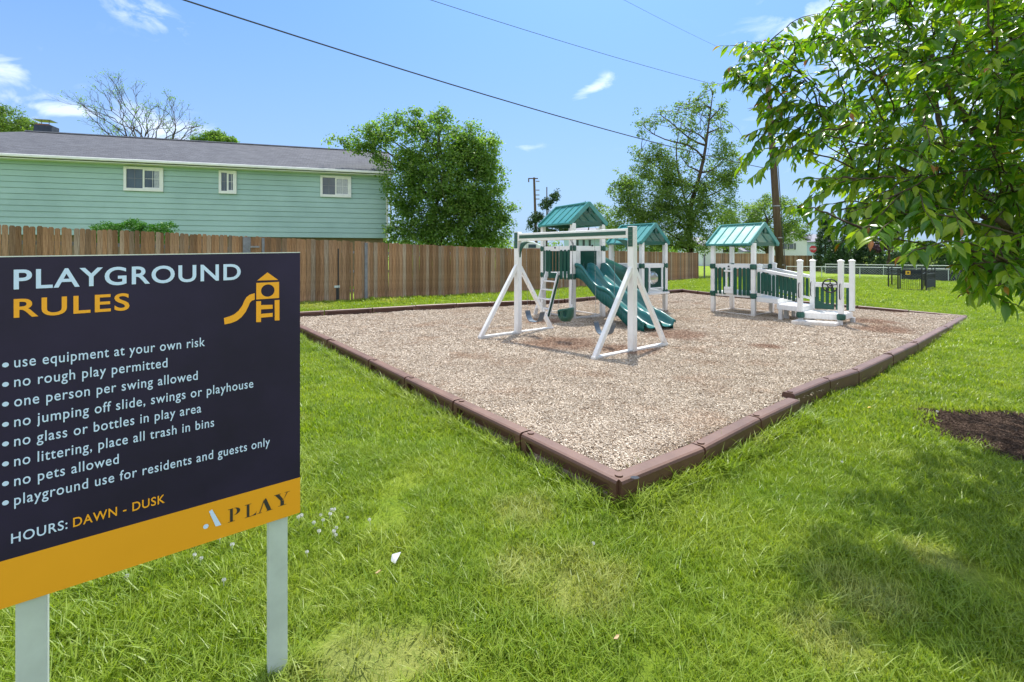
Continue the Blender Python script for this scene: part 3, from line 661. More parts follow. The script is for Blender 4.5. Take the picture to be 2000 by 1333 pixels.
for (px, py, sz, mt_, lab) in ((738, 1120, .030, 'leaf_dry', 'small tan fallen leaf left of and below the paper scrap'), (1205, 1248, .032, 'leaf_dry', 'small tan fallen leaf low in the middle of the foreground grass'), (1698, 797, .045, 'leaf_yellow', 'small yellow fallen leaf on the grass right of the raised border joint')):
    p = G(px, py, .045); mb = MB()
    mb.face([p+Vector((-sz*.5, 0, 0)), p+Vector((0, -sz*.28, .006)), p+Vector((sz*.5, .01, .012)), p+Vector((0, .004, -.004))]); mb.face([p+Vector((-sz*.5, 0, 0)), p+Vector((0, .004, -.004)), p+Vector((sz*.5, .01, .012)), p+Vector((0, sz*.3, .010))])
    o = mb.build('fallen_leaf', M[mt_]); tag(o, lab, 'leaf')
# ------------------------------------------------------------------ cedar fence
fence = thing('wooden_fence', 'long weathered brown wooden picket fence behind the playground', 'fence', tuple(FA))
def picket_mesh(w, h, th=.019):
    mb = MB(); c = .030
    pr = [(-w/2, 0), (w/2, 0), (w/2, h-c), (w/2-c, h), (-w/2+c, h), (-w/2, h-c)]
    n = len(pr); mb.v = [(x, -th/2, z) for x, z in pr]+[(x, th/2, z) for x, z in pr]
    mb.f = [tuple(range(n)), tuple(range(2*n-1, n-1, -1))]+[(i, (i+1) % n, n+(i+1) % n, n+i)[::-1] for i in range(n)]
    me = bpy.data.meshes.new('picket'); me.from_pydata(mb.v, [], mb.f); me.materials.append(M['cedar']); me.update(); return me
pk = [picket_mesh(.1445, 2.0), picket_mesh(.1435, 2.0), picket_mesh(.142, 1.985)]
t = -10.1; T_END = 29.6; STEP = .1475; k = 0; rzf = math.atan2(FD.y, FD.x)
tl = []
while t < T_END:
    tl.append(t); t += .104 if t < -.95 else STEP
n_p = len(tl)
gap = {round((t_g+8.2)/STEP) for t_g in ()}
for i in range(n_p):
    tt = tl[i]; p = FA+FD*tt
    o = bpy.data.objects.new('picket', random.choice(pk)); SC.collection.objects.link(o); o.parent = fence
    if tt < -.95: o.scale = (.68, 1, 1)
    zb = fbase(tt)+.02+random.uniform(-.012, .012)
    if 1.60 < tt < 1.76: o.scale = (.55, 1, .98)       # the narrow board beside the gap
    o.location = Vector((p.x, p.y, zb))+FN*random.uniform(-.004, .004)-org(fence); o.rotation_euler = (random.gauss(0, .003), random.gauss(0, .006), rzf+random.gauss(0, .012))
for hz in (.35, 1.0, 1.65):
    mb = MB()
    ts = [-10.1]+[x*2.4-8 for x in range(17)]
    for a, b in zip(ts, ts[1:]):
        if a > T_END: break
        b = min(b, T_END); pa, pb = FA+FD*a-FN*.035, FA+FD*b-FN*.035; mb.beam((pa.x, pa.y, fbase(a)+hz), (pb.x, pb.y, fbase(b)+hz), .04, .085)
    mb.build('rail', M['greypost'], fence)
def t_at(px):   # distance along the fence seen at this column
    q = (px-1000)/F; return (q*FA.y-FA.x)/(FD.x-FD.y*q)
for x in range(17):
    a = x*2.4-8+.6; pa = FA+FD*a-FN*.11; mb = MB(); mb.beam((pa.x, pa.y, -.3), (pa.x, pa.y, fbase(a)+1.9), .09, .09); mb.build('post', M['greypost'], fence)
for px, w in ((481, .20), (513, .07), (714, .10)):
    a = t_at(px); pa = FA+FD*a+FN*.035; mb = MB(); mb.beam((pa.x, pa.y, -.1), (pa.x, pa.y, fbase(a)+1.99), w, .04, up=FN); mb.build('gate_post', M['greypost'], fence, label='grey metal post of the fence gate')
a = t_at(497); pa = FA+FD*a+FN*.05
mb = MB(); mb.beam((pa.x-.1, pa.y-.1, fbase(a)+1.72), (pa.x+.08, pa.y+.08, fbase(a)+1.72), .03, .05); mb.beam((pa.x-.1, pa.y-.1, fbase(a)+1.60), (pa.x-.1, pa.y-.1, fbase(a)+1.82), .03, .03); mb.build('latch', M['bolt'], fence)
a = t_at(660); pa = FA+FD*a+FN*.03; z0 = fbase(a)
mb = MB(); mb.beam((pa.x, pa.y, z0-.02), (pa.x, pa.y, z0+1.75), .035, .02); mb.build('gate_gap', M['black'], fence)
mb = MB(); mb.beam((pa.x-.10, pa.y-.10, z0+.50), (pa.x+.03, pa.y+.03, z0+.50), .03, .07); mb.build('hinge', M['galv'], fence)
mb = MB(); mb.beam((pa.x-.02, pa.y-.02, z0+.02), (pa.x-.02, pa.y-.02, z0+.45), .10, .03); mb.build('gate_foot', M['black'], fence)
# second fence, beyond the corner
p0, p1 = P(1392, 560, 36), P(1512, 560, 44); p0.z = p1.z = 0
f2 = thing('wooden_fence', 'brown wooden fence behind the right hand play tower and utility pole', 'fence', tuple(p0))
d = (p1-p0); n = int(d.length/.16); o0 = None
for i in range(n):
    p = p0+d*(i/n); o = bpy.data.objects.new('picket', random.choice(pk)); SC.collection.objects.link(o); o.parent = f2
    o.location = Vector((p.x, p.y, -.15))-org(f2); o.rotation_euler = (0, 0, math.atan2(d.y, d.x)); o.scale = (1.08, 1, 1.0)
p0, p1 = P(1512, 500, 52), P(1606, 500, 52); p0.z = p1.z = 0; f3 = thing('wooden_fence', 'brown wooden fence below the white house at the right', 'fence', tuple(p0))
d = (p1-p0); n = int(d.length/.16)
for i in range(n):
    p = p0+d*(i/n); o = bpy.data.objects.new('picket', random.choice(pk)); SC.collection.objects.link(o); o.parent = f3
    o.location = Vector((p.x, p.y, -.35))-org(f3); o.rotation_euler = (0, 0, math.atan2(d.y, d.x)); o.scale = (1.1, 1, 1.02)

# ------------------------------------------------------------------ play equipment
def V3(p, z): return Vector((p[0], p[1], z))
def lerp(a, b, s): return Vector(a)*(1-s)+Vector(b)*s
def clamp_bracket(par, p, z, s=.085, h=.14):
    """octagonal green corner wrap"""
    r = s; mb = MB()
    lo = [(p[0]+r*math.cos(math.pi/8+math.pi*k/4), p[1]+r*math.sin(math.pi/8+math.pi*k/4)) for k in range(8)]
    n = len(mb.v); zz = [z-h/2, z-h/2+.03, z+h/2-.03, z+h/2]; sc_ = [.82, 1, 1, .82]
    for q, sc in zip(zz, sc_): mb.v += [(p[0]+(x-p[0])*sc, p[1]+(y-p[1])*sc, q) for x, y in lo]
    for j in range(3):
        for k in range(8): mb.f.append((n+j*8+k, n+j*8+(k+1) % 8, n+(j+1)*8+(k+1) % 8, n+(j+1)*8+k)); mb.m.append(0)
    mb.f.append(tuple(n+k for k in range(8))[::-1]); mb.f.append(tuple(n+24+k for k in range(8))); mb.m += [0, 0]
    return mb.build('corner_bracket', M['green'], par)
def post(p, z0, z1, parent, w=.105, cap=False, mat=None, dirx=(1, 0, 0)):
    mb = MB(); x = Vector(dirx)
    mb.beam(V3(p, z0), V3(p, z1), w, w, up=x); o = mb.build('post', mat or M['vinyl'], parent, bevel=.006)
    if cap:
        mb = MB(); c = V3(p, z1); xx = x.normalized(); yy = Vector((-xx.y, xx.x, 0)); s = w/2+.008
        b = [c+xx*i*s+yy*j*s for i, j in ((-1, -1), (1, -1), (1, 1), (-1, 1))]
        mb.hexa([q+Vector((0, 0, -.005)) for q in b]+[q+Vector((0, 0, .018)) for q in b]); n = len(mb.v)
        for i in range(4): mb.face([b[i]+Vector((0, 0, .0185)), b[(i+1) % 4]+Vector((0, 0, .0185)), c+Vector((0, 0, .05))])
        mb.build('post_cap', M['vinyl'], o)
    return o
def rail(a, b, z0, z1, parent, h=.10, w=.035, mat=None, name='rail'):
    mb = MB(); mb.beam(V3(a, z0), V3(b, z1), w, h); return mb.build(name, mat or M['vinyl'], parent, bevel=.004)
def slats(a, b, s_list, zlo, zhi, parent, w=.075, off=(0, 0), mat=None):
    for s in s_list:
        l0, h0 = (zlo[0]*(1-s)+zlo[1]*s, zhi[0]*(1-s)+zhi[1]*s); p = lerp(V3(a, 0), V3(b, 0), s)+Vector((off[0], off[1], 0)); d = (V3(b, 0)-V3(a, 0)).normalized(); nn = Vector((-d.y, d.x, 0))
        mb = MB(); mb.beam(V3(p, l0), V3(p, h0-.02), w, .022, up=nn)
        mb.beam(V3(p, h0-.0195), V3(p, h0), w*.6, .022, up=nn); mb.build('slat', mat or M['green'], parent)
def roof(N, L_, Rr, Bk, ze, zr, parent, over=.12, mat=None, label=None):
    """gable over N-R (front) and L-B (back); ridge runs N-R mid to L-B mid"""
    mat = mat or M['roofg']; cx = (Vector(N)+Vector(L_)+Vector(Rr)+Vector(Bk))/4
    ax = (V3((Vector(L_)+Vector(Bk))/2, 0)-V3((Vector(N)+Vector(Rr))/2, 0)); half = ax.length/2+over*.6; ax.normalize(); sd_ = Vector((ax.y, -ax.x, 0))
    if (V3(Rr, 0)-V3(N, 0)).dot(sd_) < 0: sd_ = -sd_
    hw = (V3(Rr, 0)-V3(N, 0)).length/2+over; c = V3(cx, 0)
    body = None
    for side in (-1, 1):
        e0, e1 = c-ax*half+sd_*side*hw, c+ax*half+sd_*side*hw; e0.z = e1.z = ze; r0, r1 = c-ax*half, c+ax*half; r0.z = r1.z = zr
        nrm = (r0-e0).cross(e1-e0).normalized(); nrm = nrm if nrm.z > 0 else -nrm
        mb = MB(); mb.beam(e0, e1, .05, .055, up=(0, 0, 1)); bb = mb.build('eave_beam', M['green'] if False else M['roofg'], parent, bevel=.008); body = body or bb
        for i in range(5):
            a0, a1 = i/5, (i+1)/5; q = [lerp(e0, e1, a0+.012), lerp(e0, e1, a1-.012), lerp(r0, r1, a1-.012), lerp(r0, r1, a0+.012)]
            mb = MB(); mb.hexa([v-nrm*.006 for v in q]+[v+nrm*.006 for v in q]); mb.build('roof_panel', mat, parent)
        for i in range(6):
            a0 = min(max(i/5, .014), .986); mb = MB(); mb.beam(lerp(e0, e1, a0), lerp(r0, r1, a0)-Vector((0, 0, .0)), .035 if 0 < i < 5 else .05, .05 if 0 < i < 5 else .11, up=nrm); mb.build('roof_rib', M['roofg'], parent, bevel=.005)
    mb = MB(); mb.beam(c-ax*(half+.01)+Vector((0, 0, zr+.022)), c+ax*(half+.01)+Vector((0, 0, zr+.022)), .075, .05); mb.build('ridge_cap', M['roofg'], parent, bevel=.012)
    for s in (-1, 1):
        mb = MB(); m = c+ax*s*(half-.05); mb.beam(m-sd_*hw*.86+Vector((0, 0, ze+.01)), m+sd_*hw*.86+Vector((0, 0, ze+.01)), .03, .09); mb.build('gable_tie', M['green'], parent)
        mb = MB(); mb.beam(m+Vector((0, 0, ze+(zr-ze)*.55)), m+Vector((0, 0, zr-.03)), .03, .08, up=ax); mb.beam(m-sd_*hw*.42+Vector((0, 0, ze+(zr-ze)*.57)), m+sd_*hw*.42+Vector((0, 0, ze+(zr-ze)*.57)), .03, .06); mb.build('gable_strut', M['green'], parent)
def deck(pts4, z, parent, th=.03, fascia=.10, name='deck', boards=True, fw=.022):
    pts4 = [Vector((p[0], p[1], 0)) for p in pts4]
    if boards:
        n = max(3, round((pts4[1]-pts4[0]).length/.14))
        for i in range(n):
            a0, a1 = i/n+.012, (i+1)/n-.012; q = [lerp(pts4[0], pts4[1], a0), lerp(pts4[0], pts4[1], a1), lerp(pts4[3], pts4[2], a1), lerp(pts4[3], pts4[2], a0)]
            mb = MB(); mb.hexa([v+Vector((0, 0, z-th)) for v in q]+[v+Vector((0, 0, z)) for v in q]); mb.build('deck_board', M['vinyl'], parent)
    for i in range(4):
        a, b = pts4[i], pts4[(i+1) % 4]; rail(a, b, z-.012-fascia/2, z-.012-fascia/2, parent, fascia, .03, name='fascia')
ZM = .03
# --- swing frame
Lp, Rp = Vector((.12, 9.72, 0)), Vector((1.965, 7.86, 0)); bd = (Rp-Lp).normalized(); bn = Vector((.78, .63, 0)).normalized()
sw = thing('swing_frame', 'white A-frame swing set with a green striped top beam', 'swing set', tuple((Lp+Rp)/2))
for c in (Lp, Rp):
    post(c, ZM, 2.13, sw, .115, dirx=bd)
    f, b = c-bn*.93, c+bn*.93
    for e in (f, b):
        mb = MB(); ap = c+Vector((0, 0, 1.50)); st = lerp(V3(e, ZM+.03), ap, 0.0); mb.beam(V3(e, ZM+.06), lerp(V3(e, .1), ap, .965), .075, .075, up=bd); mb.build('leg', M['vinyl'], sw, bevel=.006)
    mb = MB(); o_ = bd*(.095 if c is Rp else .095); mb.beam(V3(f-bn*.03, ZM+.055)+o_*0, V3(b+bn*.03, ZM+.055)+o_*0, .085, .085); mb.build('foot_bar', M['vinyl_dirty'], sw, bevel=.006)
mb = MB(); mb.beam(V3(Lp-bd*.02, 2.02), V3(Rp+bd*.02, 2.02), .11, .155); beam_ = mb.build('top_beam', M['vinyl'], sw, bevel=.008)
for s in (-1, 1):
    mb = MB(); o_ = Vector((bd.y, -bd.x, 0))*s*.0585; mb.beam(V3(Lp+bd*.09, 2.025)+o_, V3(Rp-bd*.09, 2.025)+o_, .006, .065); mb.build('green_stripe', M['green'], beam_)
for c, s in ((Lp, 1), (Rp, -1)):
    for sd_ in (-1, 1):
        o_ = Vector((bd.y, -bd.x, 0))*sd_*.063; mb = MB(); q = c+o_; mb.beam(V3(q, 1.80), V3(q, 2.12), .085, .010, up=o_.normalized())
        pl = mb.build('corner_plate', M['green'], sw, bevel=.002)
        mb = MB()
        for z in (1.84, 1.91, 1.98, 2.05):
            for w_ in (-.02, .02): mb.beam(V3(q+bd*w_+o_.normalized()*.004, z), V3(q+bd*w_+o_.normalized()*.012, z), .012, .012)
        mb.build('bolt', M['bolt'], pl)
    mb = MB(); arc = []
    # curved gusset under the beam
    n = 8; inn, outr = [], []
    for i in range(n+1):
        a = math.pi/2*i/n; r_ = .30; inn.append(c+bd*s*(.06+.30-r_*math.cos(a)*1.0)+Vector((0, 0, 1.62+r_*math.sin(a)))); outr.append(None)
    th = Vector((bd.y, -bd.x, 0))*.02
    corner = c+bd*s*.06+Vector((0, 0, 1.94))
    for i in range(n):
        q0, q1 = inn[i], inn[i+1]; w0 = q0+(corner-q0).normalized()*.085; w1 = q1+(corner-q1).normalized()*.085
        mb.hexa([q0-th, q1-th, w1-th, w0-th, q0+th, q1+th, w1+th, w0+th])
    mb.build('gusset', M['green'], sw)
def hang_pt(s): return lerp(V3(Lp, 1.945), V3(Rp, 1.945), s)
def chainrope(a, b, parent, r=.006, name='chain', sag=.0):
    n = 26; mb = MB(); a, b = Vector(a), Vector(b)
    for i in range(n):
        p, q = lerp(a, b, i/n), lerp(a, b, (i+.86)/n); d = (q-p).normalized(); u = Vector((1, 0, 0)) if i % 2 else Vector((0, 1, 0)); mb.beam(p, q, r*2.2 if i % 2 else r*.9, r*.9 if i % 2 else r*2.2, up=u)
    return mb.build(name, M['chain'], parent)
def belt_swing(s0, s1, z, label, lean=Vector((0, 0, 0))):
    a, b = hang_pt(s0), hang_pt(s1); m = (a+b)/2; o = thing('belt_swing', label, 'swing', (m.x, m.y, z), 'swings hanging from the white frame')
    ea, eb = Vector((a.x, a.y, z+.20))+lean+bd*.03, Vector((b.x, b.y, z+.20))+lean-bd*.03
    chainrope(a, ea, o); chainrope(b, eb, o)
    mb = MB(); n = 14; w = Vector((bd.y, -bd.x, 0))*.07
    for i in range(n):
        def q(t_): return lerp(ea, eb, t_)+Vector((0, 0, -.20*(1-(2*t_-1)**4)*1.0))
        p, r_ = q(i/n), q((i+1)/n); mb.hexa([p-w, r_-w, r_+w, p+w]+[v+Vector((0, 0, .012)) for v in (p-w, r_-w, r_+w, p+w)])
    mb.build('seat', M['rubber'], o)
    for e in (ea, eb): mb = MB(); mb.beam(e-w*.9, e+w*.9, .014, .014); mb.build('shackle', M['bolt'], o)
    return o
belt_swing(.09, .265, .36, 'grey belt swing hanging nearest the left A-frame of the swing set', Vector((.0, .0, 0)))
belt_swing(.715, .875, .30, 'grey belt swing hanging nearest the right A-frame of the swing set')
a, b = hang_pt(.41), hang_pt(.53); m = (a+b)/2
bk = thing('toddler_swing', 'green bucket toddler swing hanging between the two belt swings', 'swing', (m.x, m.y, .5), 'swings hanging from the white frame')
nn_ = Vector((bd.y, -bd.x, 0)); ea, eb = Vector((a.x, a.y, .66))-bd*.01, Vector((b.x, b.y, .66))+bd*.01; chainrope(a, ea, bk); chainrope(b, eb, bk)
mb = MB(); cx_ = (ea+eb)/2; rings = [(.0, .70, .165, .12), (-.05, .665, .17, .13), (-.16, .555, .155, .13), (-.235, .475, .10, .10), (-.26, .455, .02, .03)]
n = 14; base = 0
for dz, z, rx, ry in rings:
    for k in range(n): q = 2*math.pi*k/n; lift = .035*math.cos(q)*(1 if dz > -.1 else 0); mb.v.append(tuple(Vector((cx_.x, cx_.y, z-.02+lift))+bd*rx*math.cos(q)+nn_*ry*math.sin(q)))
for j in range(len(rings)-1):
    for k in range(n):
        if j == 1 and k in (2, 4): continue
        mb.f.append((j*n+k, j*n+(k+1) % n, (j+1)*n+(k+1) % n, (j+1)*n+k)); mb.m.append(0)
o = mb.build('bucket_seat', M['green'], bk, smooth=True); sm_ = o.modifiers.new('thick', 'SOLIDIFY'); sm_.thickness = .015
mb = MB(); mb.box((cx_.x, cx_.y, .45), (.08, .10, .02), bd); mb.build('seat_pad', M['paleblue'], bk)

# --- main play structure (tower with double slide, joined to a lower tower)
N1, L1, R1, B1 = Vector((1.52, 12.0, 0)), Vector((.857, 13.2, 0)), Vector((2.35, 12.5, 0)), Vector((1.69, 13.7, 0))
N2, L2, R2, B2 = Vector((3.57, 13.25, 0)), Vector((2.91, 14.1, 0)), Vector((4.42, 13.9, 0)), Vector((3.76, 14.75, 0))
ps = thing('play_structure', 'white and green play structure with a double slide between two roofed towers', 'playset', (1.52, 12.0, 0))
for p in (N1, L1, R1, B1): post(p, ZM, 2.46, ps, .11, dirx=R1-N1)
for a, b in ((N1, L1), (N1, R1), (L1, B1), (R1, B1)):
    rail(a, b, 1.84, 1.84, ps, .12); rail(a, b, 1.14, 1.14, ps, .10); rail(a, b, ZM+.06, ZM+.06, ps, .06, name='base_rail')
deck([N1, R1, B1, L1], 1.21, ps, fascia=.05)
for p in (N1, L1, R1, B1): clamp_bracket(ps, p, 1.84); clamp_bracket(ps, p, 1.13)
out1 = Vector((-.876, -.48, 0)); out2 = Vector((.49, -.87, 0))
slats(L1, N1, (.05, .16, .26), (1.05, 1.05), (1.80, 1.80), ps, .085, tuple((out1*.03)[:2])); slats(L1, N1, (.66, .78, .90), (1.05, 1.05), (1.80, 1.80), ps, .095, tuple((out1*.03)[:2]))
slats(L1, B1, [x/9+.05 for x in range(9)], (1.12, 1.12), (1.80, 1.80), ps, .07); slats(R1, B1, (.12, .24, .8, .9), (1.12, 1.12), (1.80, 1.80), ps, .08)
# dark green panel with tunnel mouth on the back of the tower
mb = MB(); a_, b_ = lerp(B1, R1, .30), lerp(B1, R1, .74); mb.beam(V3(lerp(B1, R1, .08)+out2*.03, 1.5), V3(lerp(B1, R1, .90)+out2*.03, 1.5), .02, .60); mb.build('back_panel', M['green'], ps)
# side wings of the slide opening
for s0, s1 in ((.06, .22), (.78, .93)):
    mb = MB(); mb.beam(V3(lerp(N1, R1, s0)+out2*.015, 1.19), V3(lerp(N1, R1, s0)+out2*.015, 1.78), .001, .001) if False else None
    c = lerp(N1, R1, (s0+s1)/2)+out2*.02; mb.beam(V3(c, 1.20), V3(c, 1.78), (s1-s0)*.97, .02, up=out2); mb.build('side_panel', M['vinyl_dirty'], ps)
roof(N1, L1, R1, B1, 2.46, 2.98, ps, .10)
# ladder
lt = thing  # alias kept short
ltop0, ltop1 = lerp(L1, N1, .20)+out1*.05, lerp(L1, N1, .60)+out1*.05; lad = None
mb = MB(); f0, f1 = ltop0+out1*.40, ltop1+out1*.34
mb.beam(V3(f0, ZM), V3(ltop0, 1.22), .10, .035, up=(N1-L1)); lad = mb.build('ladder', M['vinyl'], ps, bevel=.004)
mb = MB(); mb.beam(V3(f1, ZM), V3(ltop1, 1.22), .10, .035, up=(N1-L1)); mb.build('stringer', M['vinyl'], lad, bevel=.004)
mb = MB(); e_ = (N1-L1).normalized()*.022; mb.beam(V3(f1, .10)+e_, V3(ltop1, 1.15)+e_, .055, .006, up=(N1-L1)); mb.build('stringer_trim', M['green'], lad)
for z in (.28, .52, .76, .98):
    s = z/1.22; mb = MB(); mb.beam(V3(lerp(f0, ltop0, s), z), V3(lerp(f1, ltop1, s), z), .10, .03); mb.build('rung', M['vinyl'], lad)
mb = MB(); c = lerp(ltop0, ltop1, .5)-out1*.02; mb.box((c.x, c.y, 1.13), (.40, .03, .14), (N1-L1)); mb.build('step_panel', M['green'], lad)
# slide: wave bed swept along the run
S0 = lerp(N1, R1, .5)+out2*.06; sx = (R1-N1).normalized()
def bed(s):
    K = [(-.12, 1.20), (.10, 1.20), (.28, 1.15), (.55, .98), (.80, .80), (1.02, .70), (1.20, .655), (1.42, .55), (1.70, .37), (1.95, .235), (2.15, .165), (2.35, .14), (2.52, .125)]
    for (a, za), (b, zb) in zip(K, K[1:]):
        if s <= b: u = max(0, (s-a)/(b-a)); return za+(zb-za)*u
    return K[-1][1]
def bedS(s): return sum(bed(s+d) for d in (-.10, -.05, 0, .05, .10))/5
def rimh(s): return .185+.045*math.cos((s-.15)*2*math.pi/1.05)*(1 if s < 2.0 else .4)-(.10*sstep(2.0, 2.5, s))+(.03*sstep(.5, 0, s) if s < .5 else 0)
slide = None
for lane, cx in ((0, -.235), (1, .215)):
    wd = .215; mb = MB(); ns = 44; prof = [(-1.06, .72), (-1.07, .97), (-1.02, 1.03), (-.95, 1.0), (-.86, .55), (-.72, .12), (-.4, .0), (0, -.02), (.4, .0), (.72, .12), (.86, .55), (.95, 1.0), (1.02, 1.03), (1.07, .97), (1.06, .72)]
    for i in range(ns+1):
        s = -.05+2.43*i/ns; z = bedS(s); h = rimh(s); lip = 1+.10*sstep(2.2, 2.5, s)
        for x, y in prof:
            yy = y*h if y > .2 else y*.2
            mb.v.append(tuple(V3(S0+out2*s+sx*(cx+x*wd*lip*.985), z+yy)))
    k = len(prof)
    for i in range(ns):
        for j in range(k-1): mb.f.append((i*k+j, i*k+j+1, (i+1)*k+j+1, (i+1)*k+j)); mb.m.append(0)
    for j in range(k-1): pass
    o = mb.build('slide_lane' if slide is not None else 'slide', M['slide'], slide or ps, smooth=True); slide = slide or o
    sm_ = o.modifiers.new('thick', 'SOLIDIFY'); sm_.thickness = .018; sm_.offset = -1
    # outer skirt sides that give the slide its depth
    for sgn in (-1, 1):
        mb = MB()
        for i in range(ns):
            s, s2 = -.05+2.38*i/ns, -.05+2.38*(i+1)/ns; x_ = cx+sgn*wd*1.0
            q = [S0+out2*s+sx*x_, S0+out2*s2+sx*x_]
            dp = lambda s_: .10+.06*sstep(.2, 1.2, s_)-.10*sstep(1.8, 2.5, s_)
            mb.face([V3(q[0], bedS(s)-dp(s)), V3(q[1], bedS(s2)-dp(s2)), V3(q[1], bedS(s2)+rimh(s2)*.9), V3(q[0], bedS(s)+rimh(s)*.9)])
        o = mb.build('slide_side', M['slide'], slide, smooth=True); sm_ = o.modifiers.new('thick', 'SOLIDIFY'); sm_.thickness = .012
# hood lobes at the slide mouth
# tunnel from the tall tower to the low one
mb = MB(); ta, tb = V3(lerp(R1, B1, .32), 1.42), V3(lerp(L2, N2, .5), .98); n = 20; rad_ = .30; ax_ = (tb-ta).normalized(); s_ = ax_.cross(Vector((0, 0, 1))).normalized(); u_ = s_.cross(ax_)
for i in range(9):
    c = lerp(ta, tb, i/8); rr = rad_*(1.07 if i in (0, 8) else (1.03 if i in (2, 4, 6) else 1.0))
    for k in range(n): q = 2*math.pi*k/n; mb.v.append(tuple(c+s_*rr*math.cos(q)+u_*rr*math.sin(q)))
for i in range(8):
    for k in range(n): mb.f.append((i*n+k, i*n+(k+1) % n, (i+1)*n+(k+1) % n, (i+1)*n+k)); mb.m.append(0)
o = mb.build('tunnel', M['green'], ps, smooth=True); sm_ = o.modifiers.new('thick', 'SOLIDIFY'); sm_.thickness = .015
# grab ropes hanging by the near post
mb = MB(); c = N1+out1*.08; mb.tube([V3(c, 2.05), V3(c+Vector((.03, -.05, 0)), 1.98), V3(c+Vector((.05, -.06, 0)), 1.88), V3(c+Vector((.04, -.06, 0)), 1.3), V3(c+Vector((.03, -.05, 0)), .45)], .007, 5)
mb.tube([V3(c+Vector((.03, .0, 0)), 2.05), V3(c+Vector((.07, -.05, 0)), 1.95), V3(c+Vector((.08, -.05, 0)), 1.86)], .007, 5); mb.build('rope', M['cable'], ps)
for a_, b_, s_, z_ in ((N1, L1, .55, 1.86), (N1, R1, .62, 1.91)):
    mb = MB(); c = lerp(a_, b_, s_)+(out1 if b_ is L1 else out2)*.022; mb.tube([V3(c, z_), V3(c+(out1 if b_ is L1 else out2)*.02, z_)], .022, 10); mb.build('knob', M['black'], ps)
# low tower
for p in (N2, L2, R2, B2): post(p, ZM, 2.02, ps, .11, dirx=R2-N2)
for a, b in ((N2, L2), (N2, R2), (L2, B2), (R2, B2)):
    rail(a, b, 1.37, 1.37, ps, .12); rail(a, b, .62, .62, ps, .10); rail(a, b, ZM+.06, ZM+.06, ps, .06, name='base_rail')
deck([N2, R2, B2, L2], .69, ps, fascia=.05)
for p in (N2, L2, R2, B2): clamp_bracket(ps, p, 1.37); clamp_bracket(ps, p, .62)
o2 = Vector((.61, -.79, 0)); slats(N2, R2, (.16, .93), (.58, .58), (1.32, 1.32), ps, .12, tuple((o2*.03)[:2]))
slats(N2, L2, [.1, .22, .34, .46, .58, .7, .82, .94], (.58, .58), (1.32, 1.32), ps, .09, (-.02, -.02))
for s in (.28, .83):
    mb = MB(); c = lerp(N2, R2, s)+o2*.03; mb.beam(V3(c, .67), V3(c, 1.31), .05, .03, up=o2); mb.build('window_frame', M['vinyl'], ps)
mb = MB(); c = lerp(N2, R2, .52)+o2*.12; mb.box((c.x, c.y, .60), (.92, .14, .05), R2-N2); mb.build('counter_shelf', M['vinyl'], ps, bevel=.004)
mb = MB(); c = lerp(N2, R2, .55)+o2*.04; mb.box((c.x, c.y, .74), (.60, .06, .03), R2-N2); mb.build('window_sill', M['vinyl'], ps)
# green bubble panel on the far side
pa_, pb_ = lerp(R2, B2, .12), lerp(R2, B2, .66); m_ = (pa_+pb_)/2; e2 = (pb_-pa_).normalized(); hw_ = (pb_-pa_).length/2; rb = .20; n = 32; mb = MB(); zc = 1.0
for i in range(n):
    q = []
    for k in (i, i+1):
        a = 2*math.pi*k/n+math.pi/4; ca, sa = math.cos(a), math.sin(a); mx_ = max(abs(ca), abs(sa)); q.append((ca, sa, mx_))
    mb.face([m_+e2*q[0][0]*rb+Vector((0, 0, zc+q[0][1]*rb)), m_+e2*q[0][0]/q[0][2]*hw_+Vector((0, 0, zc+q[0][1]/q[0][2]*.31)), m_+e2*q[1][0]/q[1][2]*hw_+Vector((0, 0, zc+q[1][1]/q[1][2]*.31)), m_+e2*q[1][0]*rb+Vector((0, 0, zc+q[1][1]*rb))])
o = mb.build('bubble_panel', M['green'], ps); sm_ = o.modifiers.new('thick', 'SOLIDIFY'); sm_.thickness = .02
on = Vector((e2.y, -e2.x, 0)); mb = MB()
for j in range(6):
    f_ = math.pi/2*j/5
    for k in range(24): q = 2*math.pi*k/24; mb.v.append(tuple(m_+on*-.13*math.sin(f_)+e2*rb*1.02*math.cos(f_)*math.cos(q)+Vector((0, 0, zc+rb*1.02*math.cos(f_)*math.sin(q)))))
for j in range(5):
    for k in range(24): mb.f.append((j*24+k, j*24+(k+1) % 24, (j+1)*24+(k+1) % 24, (j+1)*24+k)); mb.m.append(0)
mb.build('clear_dome', M['bubble'], ps, smooth=True)
roof(N2, L2, R2, B2, 2.0, 2.53, ps, .12)

# --- second playset with ramp
N3, L3, R3, B3 = Vector((6.30, 12.55, 0)), Vector((5.66, 13.54, 0)), Vector((7.17, 13.3, 0)), Vector((6.53, 14.29, 0))
P1, P2, P3, P4 = Vector((6.77, 11.28, 0)), Vector((7.36, 11.78, 0)), Vector((7.43, 10.85, 0)), Vector((8.02, 11.35, 0))
rs = thing('ramp_playset', 'white and green play tower with a stepped railed ramp and steering wheel platform', 'playset', tuple(N3))
for p in (N3, L3, R3, B3): post(p, ZM, 1.98, rs, .105, dirx=R3-N3)
for a, b in ((N3, L3), (L3, B3), (R3, B3)):
    rail(a, b, 1.36, 1.36, rs, .12)
for a, b in ((N3, L3), (L3, B3), (R3, B3), (N3, R3)):
    rail(a, b, .59, .59, rs, .09); rail(a, b, ZM+.05, ZM+.05, rs, .06, name='base_rail')
deck([N3, R3, B3, L3], .655, rs, fascia=.05)
for p in (N3, L3, R3, B3): clamp_bracket(rs, p, 1.36, .09); clamp_bracket(rs, p, .60, .09)
o3 = -Vector((.84, .55, 0)).normalized()
